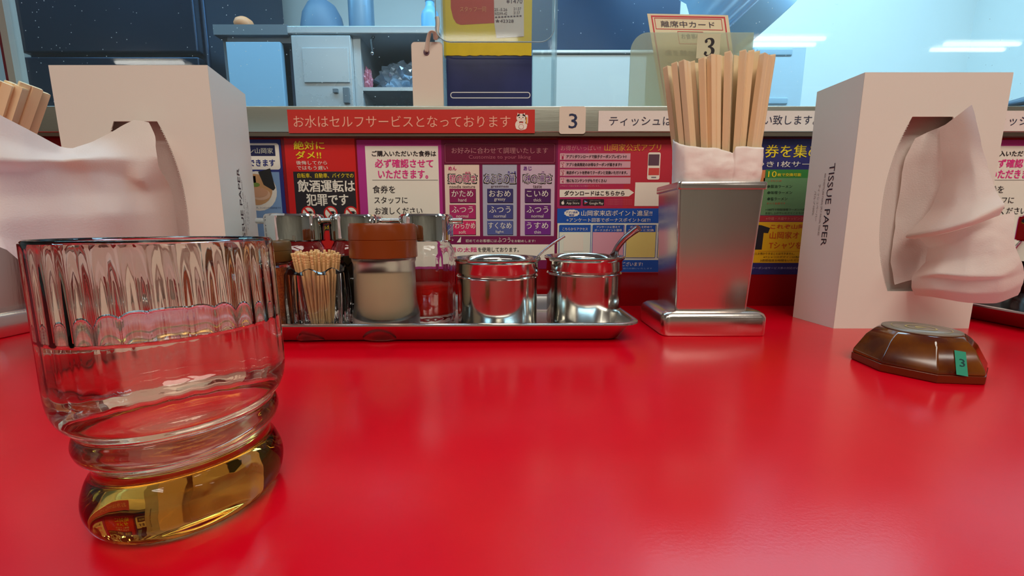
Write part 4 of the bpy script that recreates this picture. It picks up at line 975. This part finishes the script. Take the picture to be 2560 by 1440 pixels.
# ------------------------------------------------------------ tissue boxes
def tissue_box(label, FLT, FRT, BRT, H, depth_dir, side, FLB=None):
    pass
def make_box(name, label, p_fl, p_fr, dvec, H, side, top_w=0.036, mid_w=0.068, z_lo=0.036, z_hi=0.190, taper=0.0):
    """upright carton: front face p_fl -> p_fr at z=0, depth vector dvec; side=-1 lettered left side, +1 right side"""
    fl, fr_ = Vector(p_fl), Vector(p_fr); U = (fr_-fl); Wd = U.length; U.normalize(); D = Vector(dvec); Dl = D.length; D.normalize()
    t = thing(name, label, 'tissue box', fl, 0)
    zv = Vector((0, 0, 1)); th = 0.0007
    def P(u, d, z): return U*u + D*d + zv*z
    # outline of the opening on the front face
    c = Wd/2; hole = []
    def half(z):
        f_ = (z - z_lo)/(z_hi - z_lo); return (top_w/2 + (mid_w-top_w)/2 * (1-abs(2*f_-1)**2.2))
    zs_ = [z_lo + (z_hi-z_lo)*i/22 for i in range(23)]
    hole = [(c + half(z), z) for z in zs_] + [(c - half(z), z) for z in zs_[::-1]]
    bm = bmesh.new()
    def ringface(d):
        # front panel with a hole: strips left and right of the opening, bands above and below
        L_ = [(0, z) for z in zs_]; 
        vL = [bm.verts.new(P(0, d, z)) for z in zs_]; vl = [bm.verts.new(P(c-half(z), d, z)) for z in zs_]
        vR = [bm.verts.new(P(Wd, d, z)) for z in zs_]; vr = [bm.verts.new(P(c+half(z), d, z)) for z in zs_]
        for i in range(22):
            bm.faces.new((vL[i], vl[i], vl[i+1], vL[i+1])); bm.faces.new((vr[i], vR[i], vR[i+1], vr[i+1]))
        b0, b1 = bm.verts.new(P(0, d, 0)), bm.verts.new(P(Wd, d, 0)); bm.faces.new((b0, b1, vR[0], vr[0], vl[0], vL[0]))
        t0, t1 = bm.verts.new(P(0, d, H)), bm.verts.new(P(Wd, d, H)); bm.faces.new((vL[-1], vl[-1], vr[-1], vR[-1], t1, t0))
        return vl + vr[::-1], [b0] + vL + [t0], [b1] + vR + [t1]
    fo, _, _ = ringface(-0.0002); fi, _, _ = ringface(th)
    n = len(fo)
    for i in range(n): bm.faces.new((fo[i], fo[(i+1) % n], fi[(i+1) % n], fi[i]))
    for a_ in range(1): pass
    def slab(u0, u1, d0, d1, z0, z1):
        v = [bm.verts.new(P(u, d, z)) for u, d, z in ((u0,d0,z0),(u1,d0,z0),(u1,d1,z0),(u0,d1,z0),(u0,d0,z1),(u1,d0,z1),(u1,d1,z1),(u0,d1,z1))]
        for f_ in ((0,3,2,1),(4,5,6,7),(0,1,5,4),(1,2,6,5),(2,3,7,6),(3,0,4,7)): bm.faces.new([v[i] for i in f_])
    slab(0, th, 0, Dl, 0, H); slab(Wd-th, Wd, 0, Dl, 0, H); slab(th, Wd-th, Dl-th, Dl, 0, H); slab(th, Wd-th, 0, Dl-th, 0, th); slab(th, Wd-th, 0, Dl-th, H-th, H)
    bd = build('carton', bm, CARTON, t)
    # seam fold on the top edge
    bm = bmesh.new(); v = [bm.verts.new(P(u, d, z)) for u, d, z in ((0.001, 0.0, H+0.0001), (Wd-0.001, 0.0, H+0.0001), (Wd-0.001, 0.018, H+0.0005), (0.001, 0.018, H+0.0005))]
    bm.faces.new(v[:4]); build('top_flap', bm, CARTON, t)
    # perforated teeth along the opening
    bm = bmesh.new()
    for s in (-1, 1):
        k_ = 70
        for i in range(k_):
            z = z_lo + 0.004 + (z_hi-z_lo-0.008)*i/k_; u = c + s*half(z)
            a1 = bm.verts.new(P(u + s*0.0002, -0.0002, z-0.0007)); a2 = bm.verts.new(P(u + s*0.0002, -0.0002, z+0.0007)); a3 = bm.verts.new(P(u - s*0.0010, -0.0002, z))
            bm.faces.new((a1, a2, a3))
    pf = build('perforation', bm, CARTON, t); pf['kind'] = 'stuff'
    # stack of tissues inside
    bm = bmesh.new()
    for i in range(6):
        d0 = 0.014 + i*0.006; u_ = 0.003 + 0.0006*(i % 2)
        v = [bm.verts.new(P(u, d, z)) for u, d, z in ((u_,d0,0.002),(Wd-u_,d0,0.002),(Wd-u_,d0+0.0055,0.002),(u_,d0+0.0055,0.002),(u_,d0,H-0.006),(Wd-u_,d0,H-0.006),(Wd-u_,d0+0.0055,H-0.006),(u_,d0+0.0055,H-0.006))]
        for f_ in ((0,3,2,1),(4,5,6,7),(0,1,5,4),(1,2,6,5),(2,3,7,6),(3,0,4,7)): bm.faces.new([v[j] for j in f_])
    st_ = build('tissue_stack', bm, TISSUE, t); st_['kind'] = 'stuff'
    # lettering on the narrow side
    if side > 0: o_, ax_ = P(Wd, 0, 0), Vector(U); along = zv; upv = -D
    else: o_, ax_ = P(0, 0, 0), -Vector(U); along = -zv; upv = -D*1.0
    n_ = ax_.normalized()
    if side > 0:   # reads upward on the right side
        pr_ = Print(o_ + D*(Dl*0.5), zv, -D, n_, 0.0002)
    else:          # reads downward on the left side
        pr_ = Print(o_ + D*(Dl*0.5) + zv*H, -zv, D*-1.0, n_, 0.0002)
        pr_ = Print(o_ + D*(Dl*0.5) + zv*H, -zv, -D*-1.0*1.0, n_, 0.0002) if False else pr_
    K = gi(52, 46, 56); G_ = gi(140, 128, 124)
    if side > 0:
        pr_.V = -D
        za, zb_ = 0.075, 0.150
        pr_.text('TISSUE PAPER', za, -0.004, zb_, 0.0015, K, 1)
        pr_.text('400 SHEETS(200 PAIRS) 2PLY FACIAL TISSUES', za+0.008, -0.0085, zb_-0.010, -0.0062, G_, 1); pr_.text('ティッシュペーパー', za+0.018, -0.0130, zb_-0.024, -0.0105, G_, 1); pr_.text('パルプ100%', za+0.024, -0.0165, zb_-0.030, -0.0143, G_, 1)
    else:
        pr_.V = -D
        # on the left side, letters read downward with their tops towards the front
        za, zb_ = H-0.155, H-0.080
        za, zb_ = 0.073, 0.151
        pr_.text('TISSUE PAPER', za, 0.000, zb_, 0.0062, K, 1)
        pr_.text('400 SHEETS(200 PAIRS) 2PLY FACIAL TISSUES', za+0.008, -0.0055, zb_-0.010, -0.0030, G_, 1); pr_.text('ティッシュペーパー', za+0.018, -0.0105, zb_-0.024, -0.0078, G_, 1); pr_.text('パルプ100%', za+0.024, -0.0145, zb_-0.030, -0.0122, G_, 1)
    pr_.build('lettering', t)
    return t
def level(px, py, z): return onz(px, py, z)
# right box
BR_fl, BR_fr, BR_bl = onz(2083, 821, 0), onz(2421, 821, 0), onz(1982, 792, 0)
BR_H = at(2165, 181, BR_fl.y).z
make_box('tissue_box', 'white upright tissue carton at the right with lettering down its left side', BR_fl, BR_fr, BR_bl - BR_fl, BR_H, -1, z_lo=0.036, z_hi=0.192)
YL_ = 0.346
t0, t1 = at(121, 163, YL_), at(519, 166, YL_)
BL_H = t0.z; BL_fl = Vector((t0.x, t0.y, 0)); BL_fr = Vector((t1.x, t1.y, 0)); bk = onz(613, 236, BL_H)
make_box('tissue_box', 'white upright tissue carton at the left behind the water glass', BL_fl, BL_fr, Vector((bk.x, bk.y, 0)) - BL_fr, BL_H, 1, z_lo=0.030, z_hi=0.182)

def rows_px(rows): return [[at(px, py, Y) for px, py, Y in r] for r in rows]
yf = BR_fl.y
# right tissue: peaked flap above, sharp fold, drooping lower ply
up = rows_px([
 [(2350, 322, yf-.002), (2378, 300, yf-.008), (2405, 280, yf-.014), (2430, 261, yf-.020)],
 [(2352, 380, yf-.004), (2385, 365, yf-.012), (2420, 350, yf-.020), (2449, 340, yf-.026)],
 [(2354, 450, yf-.005), (2395, 440, yf-.018), (2435, 428, yf-.028), (2470, 420, yf-.032)],
 [(2325, 525, yf-.004), (2385, 515, yf-.026), (2440, 498, yf-.036), (2490, 476, yf-.040)],
 [(2262, 592, yf+.001), (2350, 574, yf-.030), (2430, 550, yf-.046), (2512, 512, yf-.050)],
 [(2285, 598, yf+.001), (2350, 586, yf-.028), (2425, 566, yf-.043), (2500, 538, yf-.046)]])
t = thing('tissue', 'white tissue sheet with a tall peak pulled out of the right carton', 'tissue', (0, 0, 0))
grid_sheet('upper_ply', up, 7, TISSUE, 0.0, 0.0010, 45, t, 2)
lo = rows_px([
 [(2290, 590, yf+.001), (2345, 588, yf-.018), (2420, 568, yf-.034), (2480, 545, yf-.040), (2535, 530, yf-.040)],
 [(2318, 618, yf+.000), (2365, 612, yf-.020), (2425, 600, yf-.036), (2485, 586, yf-.044), (2530, 572, yf-.044)],
 [(2312, 655, yf+.000), (2355, 650, yf-.020), (2420, 646, yf-.038), (2490, 636, yf-.048), (2540, 618, yf-.048)],
 [(2284, 690, yf-.004), (2340, 684, yf-.028), (2420, 690, yf-.046), (2500, 688, yf-.054), (2560, 655, yf-.052)],
 [(2280, 702, yf-.006), (2335, 694, yf-.024), (2420, 702, yf-.042), (2500, 698, yf-.052), (2562, 684, yf-.048)],
 [(2279, 722, yf-.006), (2335, 724, yf-.026), (2420, 734, yf-.042), (2500, 732, yf-.050), (2558, 702, yf-.047)],
 [(2288, 738, yf-.004), (2340, 744, yf-.020), (2420, 757, yf-.034), (2490, 758, yf-.040), (2548, 738, yf-.040)]])
grid_sheet('lower_ply', lo, 7, TISSUE, 0.0, 0.0014, 55, t, 6)
inn = rows_px([
 [(2290, 345, yf+.008), (2320, 330, yf+.006), (2350, 318, yf-.001), (2375, 306, yf-.004)],
 [(2262, 400, yf+.010), (2300, 390, yf+.006), (2345, 380, yf-.001), (2400, 375, yf-.003)],
 [(2246, 500, yf+.012), (2300, 495, yf+.005), (2350, 480, yf-.001), (2400, 470, yf-.003)],
 [(2232, 600, yf+.012), (2290, 600, yf+.005), (2350, 600, yf-.001), (2410, 600, yf-.002)],
 [(2226, 655, yf+.012), (2280, 660, yf+.006), (2340, 665, yf+.000), (2390, 665, yf-.002)],
 [(2236, 712, yf+.009), (2280, 700, yf+.004), (2330, 700, yf+.000), (2370, 705, yf-.001)]])
grid_sheet('inner_ply', inn, 6, TISSUE, 0.0, 0.0012, 45, t, 9)
# left tissue: wide sheet hanging out towards the camera and off the left edge
yf = YL_
LTP = [
 [(-150, 215, .250), (-60, 250, .255), (0, 287, .262), (60, 318, .272), (110, 345, .284), (150, 366, .296), (180, 370, .302), (230, 352, .316), (285, 326, .332), (333, 300, .344), (372, 306, .345)],
 [(-150, 300, .244), (-60, 330, .250), (0, 345, .258), (60, 362, .266), (110, 378, .276), (150, 384, .288), (190, 386, .292), (240, 366, .306), (295, 350, .320), (345, 340, .328), (388, 342, .334)],
 [(-150, 400, .236), (-60, 400, .243), (0, 398, .246), (60, 402, .252), (110, 400, .262), (160, 402, .272), (210, 398, .282), (260, 395, .296), (310, 395, .308), (350, 398, .318), (394, 392, .328)],
 [(-150, 450, .248), (-60, 440, .254), (0, 432, .256), (60, 432, .262), (120, 428, .270), (170, 430, .280), (220, 430, .290), (270, 436, .302), (315, 442, .312), (352, 450, .316), (398, 420, .330)],
 [(-150, 520, .254), (-60, 500, .260), (0, 490, .264), (60, 486, .270), (130, 484, .280), (190, 484, .290), (240, 484, .300), (290, 482, .308), (335, 480, .318), (375, 480, .326), (425, 470, .342)],
 [(-150, 580, .246), (-60, 560, .252), (0, 550, .258), (60, 546, .266), (130, 540, .276), (200, 540, .286), (250, 536, .296), (300, 534, .304), (345, 534, .316), (390, 534, .328), (438, 530, .345)],
 [(-150, 640, .250), (-60, 600, .256), (0, 590, .262), (55, 610, .270), (125, 612, .280), (200, 606, .290), (250, 600, .300), (300, 596, .308), (350, 596, .318), (400, 596, .330), (446, 590, .346)],
 [(-140, 660, .250), (-40, 610, .258), (20, 625, .264), (70, 672, .272), (130, 700, .282), (200, 712, .292), (250, 716, .302), (300, 716, .310), (350, 712, .318), (400, 700, .330), (446, 660, .346)]]
basey = [r[2] for r in LTP[0]]; dy = [0, -.003, -.008, -.006, -.009, -.012, -.015, -.018]
for r_i, r_ in enumerate(LTP):
    for c_i in range(len(r_)):
        px_, py_, Y_ = r_[c_i]; f_ = 1 - (c_i/10)**2; LTP[r_i][c_i] = (px_, py_, (basey[c_i] + dy[r_i]) * 0.75*f_ + Y_ * (1 - 0.75*f_))
lt = rows_px(LTP)
t = thing('tissue', 'large white tissue sheet drooping out of the left carton towards the left edge', 'tissue', (0, 0, 0))
grid_sheet('sheet', lt, 6, TISSUE, 0.0, 0.0012, 40, t, 12)

# ------------------------------------------------------------ call button
cb = thing('call_button', 'brown marbled faceted call button with a green number sticker on the red counter', 'button', (0.2785, 0.2640, 0))
AMB = mat('marbled_brown_resin', S(120, 66, 12), 0.12, spec=0.6, col2=S(70, 22, 6), vscale=38, coat=0.6)
def og(r, z, a0=-74, k=8): return [(r*math.cos(R(a0 - 45*i)), r*math.sin(R(a0 - 45*i)), z) for i in range(k)][::-1]
bm = bmesh.new(); loft(bm, [og(0.0338, 0), og(0.0345, 0.0008), og(0.0346, 0.0052), og(0.0342, 0.0056)]); build('base', bm, mat('base_resin', S(98, 34, 8), 0.2, coat=0.5), cb, bevel=0.0005)
bm = bmesh.new()
A = og(0.0342, 0.0056); B_ = og(0.0338, 0.0085); C_ = og(0.0280, 0.0200, -74); D_ = og(0.0225, 0.0250, -74-22.5); 
loft(bm, [A, B_, C_, og(0.0246, 0.0240), og(0.0212, 0.0266)])
build('faceted_dome', bm, AMB, cb, bevel=0.0007, seg=3)
build('press_disc', lathe([(0, 0.0264), (0.0196, 0.0264), (0.0200, 0.0268), (0.0198, 0.0275), (0, 0.0277)], 48), mat('button_disc', S(120, 100, 82), 0.35), cb, smooth=True)
pr_ = Print((0, 0, 0.0277), (1, 0, 0), (0, 1, 0), (0, 0, 1), 0.0002); GD = mat('gold_print', S(176, 150, 92), 0.35, 0.3)
def circ_(r, n=40): return [(r*math.cos(2*math.pi*i/n), r*math.sin(2*math.pi*i/n)) for i in range(n)]
pr_.ring(circ_(0.0150), circ_(0.0146), GD, 1); pr_.ring(circ_(0.0080), circ_(0.0070), GD, 1)
pr_.rect(-0.0035, -0.0008, 0.0035, 0.0008, GD, 1); pr_.poly([(-0.003, 0.0008), (0.003, 0.0008), (0, 0.004)], GD, 1)
pr_.build('ring_print', cb)
# sticker on the facet facing the camera (between base corners at -74 and -119 degrees)
pA, pB = Vector(og(0.0338, 0.0085)[7]), Vector(og(0.0338, 0.0085)[6])
tA, tB = Vector(og(0.0280, 0.0200)[7]), Vector(og(0.0280, 0.0200)[6])
if pA.x > pB.x: pA, pB, tA, tB = pB, pA, tB, tA
Uu = (pB - pA).normalized(); m0 = (pA+pB)/2; m1 = (tA+tB)/2; Vv = (m1-m0).normalized(); Nn = Uu.cross(Vv)
GRN = mat('green_tape', S(46, 146, 116), 0.4)
ln = (m1-m0).length
u0 = -0.0034
qa = R(9); Uu, Vv = Uu*math.cos(qa) - Vv*math.sin(qa), Vv*math.cos(qa) + Uu*math.sin(qa)
st = Print(m0 + Uu*u0 + Nn*0.0001, Uu, Vv, Nn, 0.0002)
st.rect(0, -0.0015, 0.0062, ln*0.96, GRN, 1.5)
st.poly([(0, -0.0015), (0.0062, -0.0015), (0.0062, -0.0029), (0, -0.0029)], GRN, 1.5)
st.text('3', 0.0021, ln*0.20, 0.0050, ln*0.58, mat('sticker_ink', S(20, 60, 60), 0.5), 2.5)
st.build('number_sticker', cb)

# ------------------------------------------------------------ tumbler of water
GX, GY = -0.1136, 0.1307
tg_ = thing('water_tumbler', 'amber footed ribbed glass tumbler half full of water, large in the left foreground', 'glass', (GX, GY, 0))
TUMB = glass('amber_glass', 0.0, 1.5, (0.78, 0.58, 0.02), 60)
outer = spline([(0, 0.0030), (0.012, 0.0028), (0.0185, 0.0018), (0.0212, 0.0), (0.0240, 0.0006), (0.0270, 0.0034), (0.0283, 0.0078), (0.0282, 0.0120), (0.0268, 0.0165), (0.0250, 0.0195), (0.0245, 0.0215), (0.0253, 0.0238), (0.0275, 0.0265), (0.0283, 0.0295), (0.0277, 0.0322), (0.0270, 0.0335), (0.0275, 0.0350), (0.0296, 0.0375), (0.0310, 0.0410), (0.0316, 0.0450), (0.0317, 0.0500), (0.0315, 0.0620), (0.0311, 0.0880), (0.0308, 0.0908), (0.0301, 0.0917)], 3)
inner = spline([(0.0301, 0.0917), (0.0296, 0.0908), (0.0296, 0.0880), (0.0299, 0.0620), (0.0300, 0.0500), (0.0297, 0.0450), (0.0284, 0.0410), (0.0262, 0.0380), (0.0246, 0.0350), (0.0246, 0.0320), (0.0252, 0.0295), (0.0244, 0.0265), (0.0220, 0.0235), (0.0180, 0.0212), (0.0100, 0.0203), (0, 0.0200)], 3)[1:]
KX = 0.982
outer = [Vector((p.x*KX, p.y)) for p in outer]; inner = [Vector((p.x*KX, p.y)) for p in inner]
prof = [(p.x, p.y) for p in outer + inner]; no = len(outer)
def flute(r, z, a, k):
    if k >= no and 0.046 < z < 0.0885:
        f_ = min(1, (z-0.046)/0.008) * min(1, (0.0885-z)/0.004)
        return r + 0.0003 * f_ * math.cos(32*a)
    return r
build('glass_body', lathe(prof, 224, flute), TUMB, tg_, smooth=True)
WL = 0.0642
wp_ = [(p.x, p.y) for p in inner if p.y < WL - 0.0012]
water = [(0, wp_[-1][1]-0.00008 if False else 0.01992)] + [(r + 0.00018, z - 0.00006) for r, z in wp_[::-1][1:]] + [(0.0301*KX, WL-0.0010), (0.0302*KX, WL+0.0002), (0.0292*KX, WL-0.0005), (0.0278*KX, WL-0.0008), (0, WL-0.0008)]
WAT = glass('water', 0.0, 1.33)
def flute_w(r, z, a, k):
    if 0.046 < z and r > 0.0275:
        f_ = min(1, (z-0.046)/0.008); return r + 0.0003 * f_ * math.cos(32*a)
    return r
build('water', lathe(water, 224, flute_w), WAT, tg_, smooth=True)
